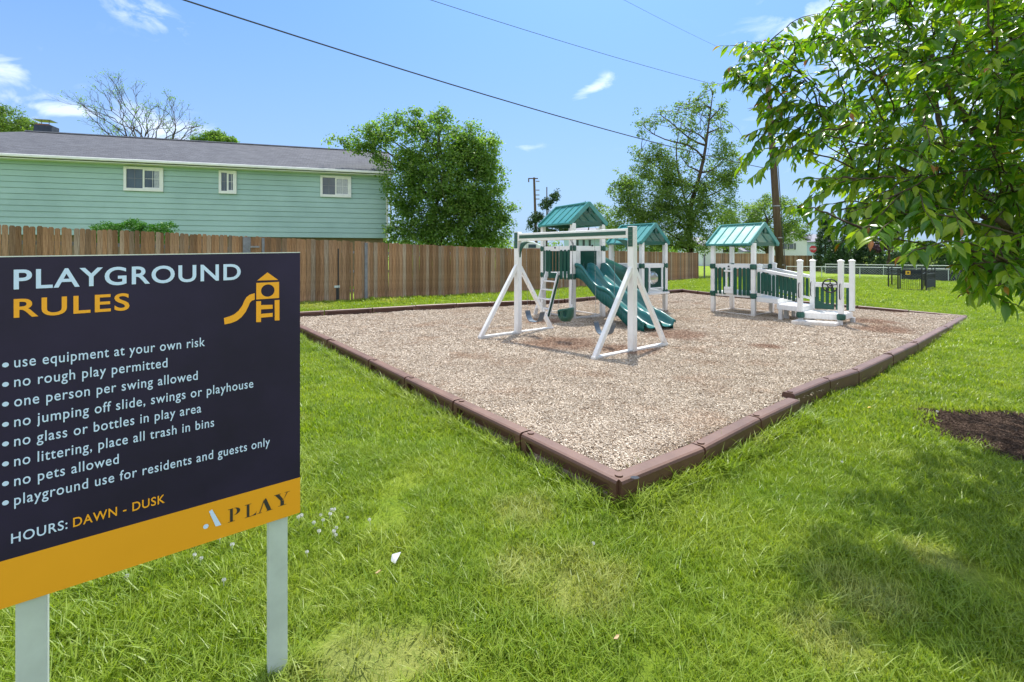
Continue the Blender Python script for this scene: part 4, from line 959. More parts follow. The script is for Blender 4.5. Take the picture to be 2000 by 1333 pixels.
slats(L3, N3, (.10, .20, .31), (.60, .60), (1.33, 1.33), rs, .07, tuple((o3*.035)[:2])); slats(L3, N3, (.58, .70, .80, .89), (.60, .60), (1.33, 1.33), rs, .085, tuple((o3*.035)[:2]))
for zz, hh_ in ((1.24, .05), (.77, .07)):
    mb = MB(); c = lerp(L3, N3, .43)+o3*.045; mb.box((c.x, c.y, zz), (.26, .05, hh_), N3-L3); mb.build('window_frame', M['vinyl'], rs)
for s in (.36, .50):
    mb = MB(); c = lerp(L3, N3, s)+o3*.03; mb.beam(V3(c, .62), V3(c, 1.31), .05, .02, up=o3); mb.build('window_frame', M['vinyl'], rs)
mb = MB(); c = lerp(L3, N3, .43)+o3*.045; mb.box((c.x, c.y, .68), (.26, .04, .10), N3-L3); mb.build('window_box', M['vinyl'], rs)
slats(B3, R3, [.1, .22, .34, .46, .58, .7, .82, .92], (.62, .62), (1.33, 1.33), rs, .07); slats(L3, B3, (.12, .85, .3), (.62, .62), (1.33, 1.33), rs, .07)
mb = MB(); c = lerp(L3, N3, .42)+o3*.03; mb.tube([V3(c, 1.36), V3(c+o3*.02, 1.36)], .022, 10); mb.build('knob', M['black'], rs)
roof(N3, L3, R3, B3, 1.955, 2.50, rs, .11, M['roofp'])
a1, a2 = Vector((6.55, 11.88, 0)), Vector((7.27, 12.5, 0))
N3b = Vector((6.34, 12.46, 0)); deck([N3b, a1, a2, R3], .585, rs, fascia=.11, name='ramp'); deck([a1, P1, P2, a2], .465, rs, fascia=.12); deck([P1, P3, P4, P2], .335, rs, fascia=.13)
e3 = -Vector((.76, .65, 0)).normalized()
q0, q1 = P1+e3*.02-Vector((.05, -.03, 0)), P3+e3*.02-Vector((.03, -.02, 0)); deck([q0+e3*.36, q1+e3*.34, q1, q0], .165, rs, fascia=.10)
for c, tz in ((lerp(a1, P1, .15), .36), (lerp(a2, P2, .1), .36), (lerp(a1, P1, .15)+Vector((.28, .25, 0)), .36), (P4+Vector((.0, -.02, 0)), .2), (P3+Vector((-.02, .02, 0)), .2), (P1, .2), (P2, .2)):
    post(c, ZM-.02, tz, rs, .09, mat=M['vinyl_dirty'], dirx=P2-P1)
for p in (P1, P2, P3, P4): post(p-(e3*-.05 if p in (P1, P3) else Vector((0, 0, 0)))*1.0, .345, 1.52, rs, .10, True, dirx=P2-P1)
clamp_bracket(rs, P1+e3*.02, .27, .09, .13); clamp_bracket(rs, P3+e3*.02, .27, .09, .13)
# railings of the ramp
for a, b, za in ((Vector((6.34, 12.42, 0)), P1, 1.30), (R3, P2, 1.30)):
    rail(a, b, za, 1.13, rs, .07, .07, name='handrail'); rail(a, b, .74, .60, rs, .06); slats(a, b, [i/11+.045 for i in range(11)], (.70, .565), (1.24, 1.07), rs, .072, (-.03, -.02) if b is P1 else (.03, .02))
post(Vector((6.42, 12.48, 0)), .6, 1.40, rs, .10, True, dirx=P2-P1); post(R3+Vector((.02, -.12, 0)), .6, 1.42, rs, .09, True, dirx=P2-P1)
# wheel side
rail(P2, P4, .95, .95, rs, .115, .05); slats(P2, P4, (.12, .25, .38, .51, .64, .90), (.36, .36), (.90, .90), rs, .07)
wh = lerp(P2, P4, .50)+e3*.14; fx = (P4-P2).normalized(); mb = MB()
ring = [wh+fx*.155*math.cos(2*math.pi*i/24)+Vector((0, 0, .935+.155*math.sin(2*math.pi*i/24))) for i in range(25)]; mb.tube(ring, .017, 6, cap=False)
ring = [wh+fx*.05*math.cos(2*math.pi*i/12)+Vector((0, 0, .935+.05*math.sin(2*math.pi*i/12))) for i in range(13)]; mb.tube(ring, .015, 6, cap=False)
for i in range(5): a = 2*math.pi*i/5+.3; mb.tube([wh+fx*.05*math.cos(a)+Vector((0, 0, .935+.05*math.sin(a))), wh+fx*.15*math.cos(a)+Vector((0, 0, .935+.15*math.sin(a)))], .013, 6)
mb.tube([wh, wh-e3*.13], .02, 8) if False else mb.tube([V3(wh, .935), V3(wh-e3*.13, .935)], .02, 8)
mb.build('steering_wheel', M['black'], rs, smooth=True)
for p in (P1, P2, P3):
    c = p+e3*.06+Vector((-.01 if p is not P3 else -.03, -.02, 0)); c = p+(e3*.06); mb = MB(); mb.tube([V3(c+e3*.05, 1.02), V3(c+e3*.085, .99), V3(c+e3*.095, .85), V3(c+e3*.085, .70), V3(c+e3*.05, .67)], .011, 6); mb.build('grab_handle', M['black'], rs, smooth=True)
mb = MB(); tq = [P2+fx*.04, P2+fx*.42]; off_ = e3*.03; mb.face([V3(tq[0]+off_, .36), V3(tq[1]+off_, .36), V3(tq[1]+off_, .46), V3(P2+fx*.28+off_, .49), V3(P2+fx*.14+off_, .56), V3(P2+fx*.05+off_, .66)]); o = mb.build('wave_panel', M['green'], rs); sm_ = o.modifiers.new('thick', 'SOLIDIFY'); sm_.thickness = .02
# ------------------------------------------------------------------ mint green house behind the fence
hd = Vector((.959, .283, 0)); nf = Vector((.283, -.959, 0)); Wc = Vector((-6.69, 26.0, 0)); WL = 24.0
house = thing('green_house', 'mint green sided two storey house with grey shingle roof behind the fence', 'house', tuple(Wc))
def wp(s, z, off=0): return Wc-hd*s+nf*off+Vector((0, 0, z))
def s_wall(px): q = (px-1000)/F; return (q*Wc.y-Wc.x)/(-hd.x+hd.y*q)
dep = 9.0
mb = MB(); mb.hexa([wp(WL, 2.6, 0), wp(0, 2.6, 0), wp(0, 2.6, -dep), wp(WL, 2.6, -dep), wp(WL, 6.05, 0), wp(0, 6.05, 0), wp(0, 6.05, -dep), wp(WL, 6.05, -dep)]); mb.build('wall', M['siding'], house)
mb = MB(); mb.hexa([wp(WL-.3, -.4, -.30), wp(.25, -.4, -.30), wp(.25, -.4, -dep+.3), wp(WL-.3, -.4, -dep+.3), wp(WL-.3, 2.598, -.30), wp(.25, 2.598, -.30), wp(.25, 2.598, -dep+.3), wp(WL-.3, 2.598, -dep+.3)]); mb.build('lower_wall', M['brickdark'], house)
for i in range(13):
    z0, z1 = 2.60+.262*i, 2.60+.262*(i+1)-.020
    mb = MB(); mb.hexa([wp(WL, z0, .003), wp(-.01, z0, .003), wp(-.01, z0, .055), wp(WL, z0, .055), wp(WL, z1, .003), wp(-.01, z1, .003), wp(-.01, z1, .030), wp(WL, z1, .030)])
    mb.f = [q[::-1] for q in mb.f]; mb.build('siding_board', M['siding'], house)
# gable wall boards on the right end are hidden by the tree; roof
ze, zr_ = 6.10, 8.15; eo = .55; oe = .30
def roofmesh(name, quads, mat, parent):
    me = bpy.data.meshes.new(name); v, f = [], []
    for q in quads: b = len(v); v += [tuple(p-org(parent)) for p in q[0]]; f.append(tuple(range(b, b+len(q[0]))))
    me.from_pydata(v, [], f); uvl = me.uv_layers.new(name='UVMap'); i = 0
    for q in quads:
        for u in q[1]: uvl.data[i].uv = u; i += 1
    me.materials.append(mat); o = bpy.data.objects.new(name, me); SC.collection.objects.link(o); o.parent = parent; ORG[o.name] = org(parent)
    sm = o.modifiers.new('thick', 'SOLIDIFY'); sm.thickness = .05; sm.offset = -1; return o
E0, E1 = wp(WL+eo, ze, eo), wp(-oe, ze, eo); K0, K1 = wp(18.2, zr_, -4.5), wp(-oe+.1, zr_, -4.5); Bk0, Bk1 = wp(WL+eo, ze, -dep-eo), wp(-oe, ze, -dep-eo)
ln = (K1-E1).length
rf = roofmesh('roof', [([E0, E1, K1, K0], [(0, 0), ((E1-E0).length, 0), ((E1-E0).length, ln), ((K0-E0).dot(hd), ln)]),
                       ([Bk0, E0, K0], [(0, 0), (10, 0), (5, 6)]), ([Bk1, Bk0, K0, K1], [(0, 0), (24, 0), (18, ln), (0, ln)])], M['shingle'], house)
mb = MB(); mb.beam(K0+Vector((0, 0, .02)), K1+Vector((0, 0, .02)), .20, .05); mb.build('ridge', M['greyroof'], rf)
mb = MB(); mb.beam(wp(WL+eo, ze-.07, eo+.05), wp(-oe-.05, ze-.07, eo+.05), .12, .13); mb.build('gutter', M['whitepaint'], house, bevel=.02)
mb = MB(); mb.hexa([wp(WL, ze-.20, 0.01), wp(-.2, ze-.20, .01), wp(-.2, ze-.20, eo-.012), wp(WL, ze-.20, eo-.012), wp(WL, ze-.17, .01), wp(-.2, ze-.17, .01), wp(-.2, ze-.17, eo-.012), wp(WL, ze-.17, eo-.012)]); mb.f = [q[::-1] for q in mb.f]; mb.build('soffit', M['whitepaint'], house)
mb = MB(); mb.face([wp(-.005, 6.0, .0), wp(-.005, 6.0, -dep), wp(-.005, zr_-.1, -4.5)]); mb.build('gable', M['siding'], house)
mb = MB(); mb.tube([wp(-.12, ze-.12, eo), wp(-.12, ze-.35, eo-.1), wp(-.12, ze-.60, .12), wp(-.12, 1.3, .12)], .05, 6); mb.build('downspout', M['whitepaint'], house)
mb = MB(); mb.beam(wp(.05, 2.6, .05), wp(.05, 5.95, .05), .12, .03, up=nf); mb.build('corner_trim', M['whitepaint'], house)
for pxa, pxb, z0, z1, curtain in ((243.5, 320.5, 4.70, 5.84, (.0, .42)), (428.5, 463, 4.71, 5.85, None), (626, 686, 4.71, 5.83, (0, 1))):
    sa, sb_ = s_wall(pxa), s_wall(pxb); wd = sa-sb_
    wf = thing  # noqa
    mb = MB(); fr = .11
    def bar(s0, s1, za, zb, o0, o1): mb.hexa([wp(s0, za, o0), wp(s1, za, o0), wp(s1, za, o1), wp(s0, za, o1), wp(s0, zb, o0), wp(s1, zb, o0), wp(s1, zb, o1), wp(s0, zb, o1)])
    bar(sa, sb_, z0, z0+fr*1.2, .04, .135); bar(sa, sb_, z1-fr, z1, .04, .125); bar(sa, sa-fr, z0+fr*1.2, z1-fr, .04, .125); bar(sb_+fr, sb_, z0+fr*1.2, z1-fr, .04, .125)
    mb.f = [q[::-1] for q in mb.f]; win = mb.build('window', M['whitepaint'], house)
    mid = (sa+sb_)/2; mb = MB(); bar(mid+.035, mid-.035, z0+fr, z1-fr, .06, .110); bar(mid+.0, sb_+fr, z0+fr*1.2, z0+fr*1.2+.05, .06, .106); bar(mid, sb_+fr, z1-fr-.05, z1-fr, .06, .106)
    bar(sb_+fr+.05, sb_+fr, z0+fr, z1-fr, .06, .105); mb.f = [q[::-1] for q in mb.f]; mb.build('sash', M['whitepaint'], win)
    for s0, s1 in ((sa-fr, mid+.035), (mid-.035, sb_+fr)):
        mb = MB(); mb.face([wp(s0, z0+fr, .075), wp(s1, z0+fr, .075), wp(s1, z1-fr, .075), wp(s0, z1-fr, .075)]); mb.build('pane', M['glass'], win)
        mb = MB(); zc = (z0+z1)/2+.02; bar(s0, s1, zc, zc+.014, .083, .087); sm = (s0+s1)/2; bar(sm+.007, sm-.007, z0+fr, z1-fr, .0831, .0871); mb.f = [q[::-1] for q in mb.f]; mb.build('muntin', M['whitepaint'] if s0 < mid else M['greyroof'], win)
    if curtain:
        c0, c1 = curtain; l = (mid-.04)-(sb_+fr); mb = MB(); n = 12
        for i in range(n):
            u0, u1 = c0+(c1-c0)*i/n, c0+(c1-c0)*(i+1)/n; zo = lambda k: .077+.003*((k % 2))
            mb.face([wp(sb_+fr+l*u0, z0+fr, zo(i)), wp(sb_+fr+l*u0, z1-fr, zo(i)), wp(sb_+fr+l*u1, z1-fr, zo(i+1)), wp(sb_+fr+l*u1, z0+fr, zo(i+1))])
        mb.build('curtain', M['curtain'], win)
def roof_at(px, up_):     # point on the front roof slope
    best = None
    for i in range(400):
        s = i*.06; p = lerp(wp(s, ze, eo), wp(s, zr_, -4.5), up_)
        if abs(px_of(p)[0]-px) < 1.2: return p
    return p
for px, u, h_, r_ in ((333, .30, .36, .045), (392, .58, .42, .06)):
    p = roof_at(px, u); mb = MB(); mb.tube([p-Vector((0, 0, .1)), p+Vector((0, 0, h_))], r_, 10); v_ = mb.build('vent_pipe', M['chimney'], rf); mb = MB(); mb.tube([p-Vector((0, 0, .02)), p+Vector((0, 0, .09))], [r_*3, r_*1.1], 10); mb.build('flashing', M['greyroof'], v_)
p = P(91, 0, 28.2); c = Vector((p.x, p.y, 0)); mb = MB(); mb.box((c.x, c.y, 8.5), (.85, .7, 1.45), hd); ch = mb.build('chimney', M['chimney'], rf)
mb = MB(); mb.box((c.x-.1, c.y, 9.27), (.62, .6, .09), hd); mb.build('chimney_crown', M['clay'], ch)
mb = MB(); mb.beam((c.x-.3, c.y, 9.3), (c.x-.3, c.y, 9.52), .03, .03); mb.beam((c.x+.15, c.y, 9.3), (c.x+.15, c.y, 9.52), .03, .03); mb.box((c.x-.08, c.y, 9.55), (.85, .7, .03), hd); mb.build('chimney_cap', M['bolt'], ch)

# ------------------------------------------------------------------ trees made of leaf clumps on limbs
def leaf_cloud(centers, radii, n, size, flat=.35, droop=0.0, aspect=.5, clip=None):
    """n leaves per centre; returns V,F(quads),tint"""
    centers = np.asarray(centers, float); radii = np.asarray(radii, float); m = len(centers); C_ = np.repeat(centers, n, 0); Rr = np.repeat(radii, n)
    d = rng.normal(size=(m*n, 3)); d /= np.linalg.norm(d, axis=1)[:, None]; rad = rng.random(m*n)**.5
    pos = C_+d*(Rr*rad)[:, None]*np.array([1, 1, .75])
    nrm = d*.6+rng.normal(size=(m*n, 3))*.55; nrm[:, 2] += flat; nrm /= np.linalg.norm(nrm, axis=1)[:, None]
    t_ = rng.normal(size=(m*n, 3)); t_[:, 2] -= droop; t_ -= nrm*(t_*nrm).sum(1)[:, None]; t_ /= np.linalg.norm(t_, axis=1)[:, None]; b_ = np.cross(nrm, t_)
    s = size*(.6+.8*rng.random(m*n))[:, None]
    V = np.stack([pos-t_*s*.5, pos+b_*s*aspect*.5-t_*s*.02+nrm*s*.06, pos+t_*s*.5, pos-b_*s*aspect*.5-t_*s*.02+nrm*s*.06], 1).reshape(-1, 3)
    Fq = np.arange(m*n*4).reshape(-1, 4); ct = np.repeat(rng.random(m), n); tint = np.clip(ct*.55+rng.random(m*n)*.5-.02, 0, 1)
    return V, Fq, tint
def limb(mb, a, b, r0, r1, wob=.08, n=6, sides=6):
    a, b = Vector(a), Vector(b); L_ = (b-a).length; pts_, rs_ = [], []
    o1, o2 = Vector((random.gauss(0, 1), random.gauss(0, 1), random.gauss(0, .5)))*wob*L_, Vector((random.gauss(0, 1), random.gauss(0, 1), random.gauss(0, .5)))*wob*L_*.5
    for i in range(n+1):
        s = i/n; pts_.append(lerp(a, b, s)+o1*math.sin(math.pi*s)+o2*math.sin(2*math.pi*s)); rs_.append(r0+(r1-r0)*s**.8)
    mb.tube(pts_, rs_, sides); return pts_
def tree(label, base_px, Y, blobs, mat, leaf, nclump, nleaf, clump_r, trunk_r=.25, cat='tree', name='tree', group=None, depth=1.0, fork=.35, zbase=0, twigs=0, flat=.35, droop=0, shell=.5, limbs=True, trunk_top=None, cut=-.28):
    """blobs: (px, py, rx, ry) ellipses in picture units at distance Y, weight by area"""
    sc_ = Y/F; base = P(base_px, 500, Y); base.z = zbase; o = thing(name, label, cat, tuple(base), group)
    cs, rs = [], []; w = [b[2]*b[3] for b in blobs]; tot = sum(w)
    for (bx, by, rx, ry), wi in zip(blobs, w):
        k = max(6, int(nclump*wi/tot))
        for _ in range(k):
            d = Vector((random.gauss(0, 1), random.gauss(0, 1), random.gauss(0, 1))).normalized(); q = random.uniform(shell, 1)**.6
            cpx, cpy = bx+d.x*rx*q, by-d.z*ry*q; yy = Y+d.y*(rx+ry)/2*sc_*depth*q
            c = Vector(((cpx-1000)*sc_, yy, H-(cpy-HY)*sc_)); nn = mnoise.noise(c*.7)
            if nn < cut: continue
            cs.append(tuple(c)); rs.append(clump_r*random.uniform(.6, 1.3))
    V, Fq, tint = leaf_cloud(cs, rs, nleaf, leaf, flat, droop)
    np_mesh('crown', V, Fq, mat, o, {'tint': tint}, smooth=False)
    mb = MB(); ctr = Vector((0, 0, 0))
    for c in cs: ctr += Vector(c)
    ctr /= max(1, len(cs)); top = max(c[2] for c in cs); fk = Vector((base.x, base.y, zbase+(ctr.z-zbase)*fork))
    tt_ = Vector(((base.x+ctr.x)/2, ctr.y, (ctr.z+top)/2)) if trunk_top is None else trunk_top
    limb(mb, base, fk, trunk_r, trunk_r*.8, .03, 5, 8); mid = limb(mb, fk, tt_, trunk_r*.8, trunk_r*.15, .05, 8, 7)
    alls = list(mid)
    if limbs:
        for (bx, by, rx, ry) in blobs:
            if rx*ry < 260 and len(blobs) > 8: continue
            e = P(bx, by, Y); s = min(mid, key=lambda v: (v-e).length+max(0, v.z-e.z+.55*math.hypot(v.x-e.x, v.y-e.y))*3); l = limb(mb, s, e, trunk_r*.36, trunk_r*.12, .08, 6, 6); alls += l[1:]
            for _ in range(5):
                c = Vector(random.choice(cs)); st = random.choice(l[2:])
                if (c-st).length < (rx+ry)*sc_*1.6: limb(mb, st, c, trunk_r*.12, trunk_r*.04, .1, 4, 4)
        for _ in range(twigs):
            c = Vector(random.choice(cs)); st = min(alls, key=lambda v: (v-c).length+max(0, v.z-c.z+.4*math.hypot(v.x-c.x, v.y-c.y))*2)
            if (st-c).length < 60*sc_: alls += limb(mb, st, c, trunk_r*.16, trunk_r*.05, .08, 5, 4)[2:]
    mb.build('trunk', M['bark'], o, smooth=True); return o
# dense tree at the right end of the house
tree('dense rounded green tree crowding the right end of the mint house', 850, 25.2,
     [(925, 300, 48, 60), (900, 440, 85, 48), (880, 370, 95, 95), (940, 370, 50, 90), (850, 300, 75, 75), (780, 280, 70, 55), (900, 350, 70, 80), (935, 300, 45, 50), (720, 272, 45, 28), (840, 400, 80, 70), (920, 420, 60, 55), (800, 440, 45, 40), (790, 355, 45, 60), (960, 400, 30, 40), (860, 235, 18, 18), (800, 235, 22, 18), (745, 262, 36, 18), (700, 285, 30, 14), (990, 432, 14, 10), (1000, 405, 10, 6), (960, 270, 14, 12), (965, 450, 35, 30), (880, 460, 95, 26), (830, 475, 90, 14), (950, 475, 45, 14), (765, 440, 14, 28), (980, 415, 18, 9), (870, 215, 8, 12), (815, 222, 8, 12), (660, 277, 22, 10)],
     M['leaf_a'], .150, 2000, 34, .44, .22, depth=.75, flat=.5, shell=.55, droop=.5, cut=-.55)
# tall open tree in the middle distance
tree('tall open crowned tree with bare upper limbs left of the utility pole', 1352, 42,
     [(1270, 380, 60, 70), (1230, 440, 55, 45), (1300, 440, 70, 50), (1215, 375, 32, 24), (1290, 330, 34, 40), (1400, 390, 40, 60), (1410, 320, 30, 45), (1330, 395, 55, 60), (1210, 345, 8, 30), (1370, 470, 60, 25), (1280, 300, 25, 18), (1250, 480, 70, 15)],
     M['leaf_b'], .19, 1500, 34, .60, .17, depth=.8, flat=.5, shell=.45, twigs=50, trunk_top=P(1335, 230, 42), cut=-.4)
tree('thin leafed spreading top of a tall tree behind the play towers', 1350, 43,
     [(1340, 250, 45, 60), (1375, 200, 35, 30), (1260, 250, 24, 30), (1290, 225, 20, 22), (1405, 250, 32, 35), (1250, 300, 24, 22), (1440, 300, 22, 30), (1385, 170, 22, 12), (1430, 350, 28, 25), (1340, 320, 30, 30), (1405, 215, 18, 20), (1240, 215, 6, 20)],
     M['leaf_b'], .20, 430, 17, .42, .27, depth=.9, shell=.2, twigs=110, trunk_top=P(1392, 185, 43), fork=.50)
tree('round green tree behind the right hand tower and the utility pole', 1500, 60, [(1450, 430, 45, 38), (1510, 415, 50, 38), (1545, 450, 30, 25), (1430, 465, 40, 25), (1480, 470, 60, 20)], M['leaf_b'], .26, 420, 46, .8, .35, shell=.3)
tree('dark pruned tree in front of the far white house', 1552, 70, [(1550, 450, 22, 14), (1530, 440, 12, 8), (1565, 462, 16, 8)], M['leaf_dark'], .22, 110, 30, .55, .25, shell=.2)
tree('small clipped dark tree beside the distant thin pole', 1068, 50, [(1088, 385, 14, 12), (1066, 398, 12, 12), (1050, 425, 18, 10), (1080, 420, 12, 8), (1038, 440, 12, 9), (1065, 455, 25, 12), (1100, 440, 20, 16)], M['leaf_dark'], .20, 230, 34, .42, .16, shell=.2)
tree('pale green far tree showing above the tall tower roof', 1150, 58, [(1150, 415, 22, 20), (1172, 408, 14, 14), (1128, 430, 16, 10), (1185, 450, 20, 14)], M['leaf_b'], .22, 120, 30, .55, .18, shell=.2)
# left of the picture
tree('dark green tree rising behind the house chimney at the left', 12, 44, [(15, 235, 38, 30), (45, 250, 28, 18), (-30, 245, 40, 40), (60, 265, 20, 12), (5, 270, 50, 20)], M['leaf_b'], .20, 320, 44, .6, .3, shell=.3)
tree('low sunlit green tree top showing over the house ridge', 425, 44, [(420, 268, 22, 12), (445, 278, 18, 9), (388, 276, 14, 8)], M['leaf_a'], .18, 120, 40, .45, .2, shell=.2)
# sparse, nearly bare tree
bt = thing('bare_tree', 'sparse nearly leafless spreading tree behind the house roof', 'tree', tuple(Vector((P(290, 500, 42).x, 42, 0))))
mb = MB(); root = P(290, 330, 42); lv = []
limb(mb, (root.x, 42, 0), root, .35, .3, .02, 4, 8)
def grow(a, d, L_, r, lvl):
    b = a+d*L_; pts_ = limb(mb, a, b, r, r*.55, .07, 5, 5)
    if lvl == 0:
        if random.random() < .45: lv.append(tuple(b))
        return
    for _ in range(random.choice([2, 3, 3]) if lvl > 1 else random.choice([3, 4])):
        dd = (d+Vector((random.gauss(0, .42), random.gauss(0, .35), random.gauss(.02, .28)))).normalized(); grow(random.choice(pts_[2:]) if random.random() < .6 else b, dd, L_*random.uniform(.50, .80), r*.56, lvl-1)
for tx, ty in ((175, 232), (205, 205), (235, 190), (262, 195), (292, 230), (320, 205), (350, 215), (385, 235), (250, 240), (215, 245), (370, 260)):
    e = P(tx, ty, 42+random.uniform(-2.5, 2.5)); d_ = e-root; grow(root, d_.normalized(), d_.length*.50, .085, 4)
mb.build('trunk', M['bark'], bt, smooth=True)
V, Fq, tint = leaf_cloud(lv, [.30]*len(lv), 6, .13); np_mesh('crown', V, Fq, M['leaf_a'], bt, {'tint': tint})
# clipped shrub top over the fence
p = P(262, 445, 13.2); sh = thing('rounded_shrub', 'bright green clipped shrub peeping over the wooden fence', 'shrub', (p.x, p.y, .2))
cs = []
for _ in range(260):
    px = random.uniform(182, 340); top = 436+5*math.sin(px*.09)+(4 if px < 210 or px > 325 else 0); q = P(px, random.uniform(top, 475), 13.2+random.uniform(-.5, .5)); cs.append(tuple(q))
V, Fq, tint = leaf_cloud(cs, [.12]*len(cs), 46, .055, .3); np_mesh('foliage', V, Fq, M['leaf_bright'], sh, {'tint': tint})
mb = MB()
for k in range(5): q = P(200+30*k, 445, 13.2); mb.tube([(q.x, q.y, .2), (q.x+.1, q.y, 1.7)], .02, 5)
mb.build('stem', M['bark'], sh)
# conifers and hedge at the right
def conifer(px, top, base_w, Y, label, mat=M['leaf_dark'], cat='conifer', nm='arborvitae'):
    sc_ = Y/F; b = P(px, 500, Y); ht = H+(HY-top)*sc_; o = thing(nm, label, cat, (b.x, b.y, 0)); cs = []
    for _ in range(int(200+base_w*6)):
        z = random.random(); r = base_w*sc_*(1-z**1.6)*random.uniform(.6, 1)+.12; a = random.random()*6.283; cs.append((b.x+math.cos(a)*r, b.y+math.sin(a)*r, .2+z*(ht-.4)))
    V, Fq, tint = leaf_cloud(cs, [.34]*len(cs), 26, .17, 0, -.8); np_mesh('foliage', V, Fq, mat, o, {'tint': tint}); mb = MB(); mb.tube([(b.x, b.y, -.1), (b.x, b.y, ht*.7)], [.16, .04], 6); mb.build('trunk', M['bark'], o)
conifer(1612, 418, 17, 50, 'narrow dark arborvitae just right of the far white house')
conifer(1661, 400, 22, 49, 'taller dark arborvitae right of the narrow one')
for i, (px, top, w, lab) in enumerate(((1636, 470, 24, 'dark bushy evergreen filling the gap between the two arborvitae'), (1698, 455, 30, 'dark bushy evergreen to the right of the taller arborvitae'), (1752, 492, 34, 'low dark evergreen under the purple leaved tree'), (1815, 470, 40, 'dark evergreen above the black kennel panels'), (1890, 470, 44, 'dark evergreen behind the small distant rules sign'), (1975, 460, 46, 'dark evergreen at the right edge behind the leafy tree'))):
    conifer(px, top, w, 47+i, lab, cat='evergreen shrub', nm='evergreen_shrub')
tree('purple leaved plum tree between the dark evergreens', 1735, 44, [(1735, 462, 26, 20), (1750, 445, 16, 12), (1720, 480, 20, 12)], M['leaf_purple'], .16, 150, 40, .4, .16, shell=.2)
# distant tree line that reads as one mass
cs = []
for _ in range(1500):
    px = random.uniform(-400, 2600); Y = random.uniform(150, 190); top = 26+10*mnoise.noise(Vector((px*.01, 0, 0)))+6*mnoise.noise(Vector((px*.05, 3, 0))); z = random.uniform(0, 1)**.7*max(4, (top)*Y/F*1.4); q = P(px, 500, Y); cs.append((q.x, q.y, z))
V, Fq, tint = leaf_cloud(cs, [2.4]*len(cs), 24, 1.1); wd_ = np_mesh('distant_woods', V, Fq, M['leaf_b'], None, {'tint': tint}); tag(wd_, 'low distant line of woods along the horizon', 'woods', kind='stuff')

# ------------------------------------------------------------------ utility poles and wires
up = thing('utility_pole', 'tall brown wooden utility pole behind the ramp playset', 'utility pole', tuple(G(1527, 562)))
pb, pt = G(1527, 562), P(1497, 120, 25.0)
mb = MB(); mb.tube([pb-Vector((0, 0, .3)), lerp(pb, pt, .5), pt], [.20, .165, .13], 12); pole = mb.build('pole', M['pole'], up, smooth=True)
mb = MB(); o_ = Vector((.20, -.1, 0)); mb.tube([pb+o_, lerp(pb, pt, .55)+o_*.9], .022, 5); mb.build('conduit', M['cable'], pole)
mb = MB()
for z in (.10, .22, .36): c = lerp(pb, pt, z); mb.tube([c-Vector((0, 0, .03)), c+Vector((0, 0, .03))], .19, 12)
mb.build('band', M['bolt'], pole)
mb = MB(); c = lerp(pb, pt, .955); mb.beam(c+Vector((-1.1, -.18, 0)), c+Vector((1.1, -.18, 0)), .10, .12); mb.build('crossarm', M['pole'], up)
def wire(a, b, sag, r, label):
    n = 24; pts_ = [lerp(a, b, i/n)-Vector((0, 0, sag*4*(i/n)*(1-i/n))) for i in range(n+1)]; mb = MB(); mb.tube(pts_, r, 5); o = mb.build('overhead_wire', M['cable'], None); tag(o, label, 'wire', 'overhead wires'); return o
wa = lerp(pb, pt, .52); wb = Vector((-6.0, 10, 6.97)); wc = wa+(wb-wa)*1.25
wire(wa, wc, .42, .017, 'thick dark overhead wire crossing the sky to the tall utility pole')
wa = lerp(pb, pt, .84); wb = P(880, 0, 13); wc = wa+(wb-wa)*1.3; wire(wa, wc, .25, .0075, 'thin grey overhead wire above the thick one')
wa = lerp(pb, pt, .97); wb = P(1232, 0, 14); wc = wa+(wb-wa)*1.3; wire(wa, wc, .15, .004, 'faintest hair thin overhead wire nearest the leafy tree')
p = P(1045, 500, 60); u2 = thing('utility_pole', 'distant thin utility pole left of the tall play tower', 'utility pole', (p.x, p.y, 0))
mb = MB(); mb.tube([(p.x+.25, p.y, 0), (p.x-.12, p.y, 11.4)], [.20, .14], 8); mb.build('pole', M['pole'], u2)
mb = MB(); mb.beam((p.x-.85, p.y-.2, 11.25), (p.x+.35, p.y-.2, 11.25), .10, .12); mb.beam((p.x-.80, p.y-.2, 10.8), (p.x-.80, p.y-.2, 11.25), .14, .14); mb.build('crossarm', M['pole'], u2)
mb = MB()
for z in (10.9, 9.8, 9.2, 8.7): mb.beam((p.x+.1, p.y-.2, z), (p.x+.55, p.y-.2, z), .16, .12)
mb.build('insulator', M['bolt'], u2)
p = P(1068, 500, 62); u3 = thing('utility_pole', 'short bare pole top sticking out of the small clipped tree', 'utility pole', (p.x, p.y, 0)); mb = MB(); mb.tube([(p.x, p.y, 0), (p.x, p.y, 10.5)], [.12, .07], 6); mb.build('pole', M['pole'], u3)

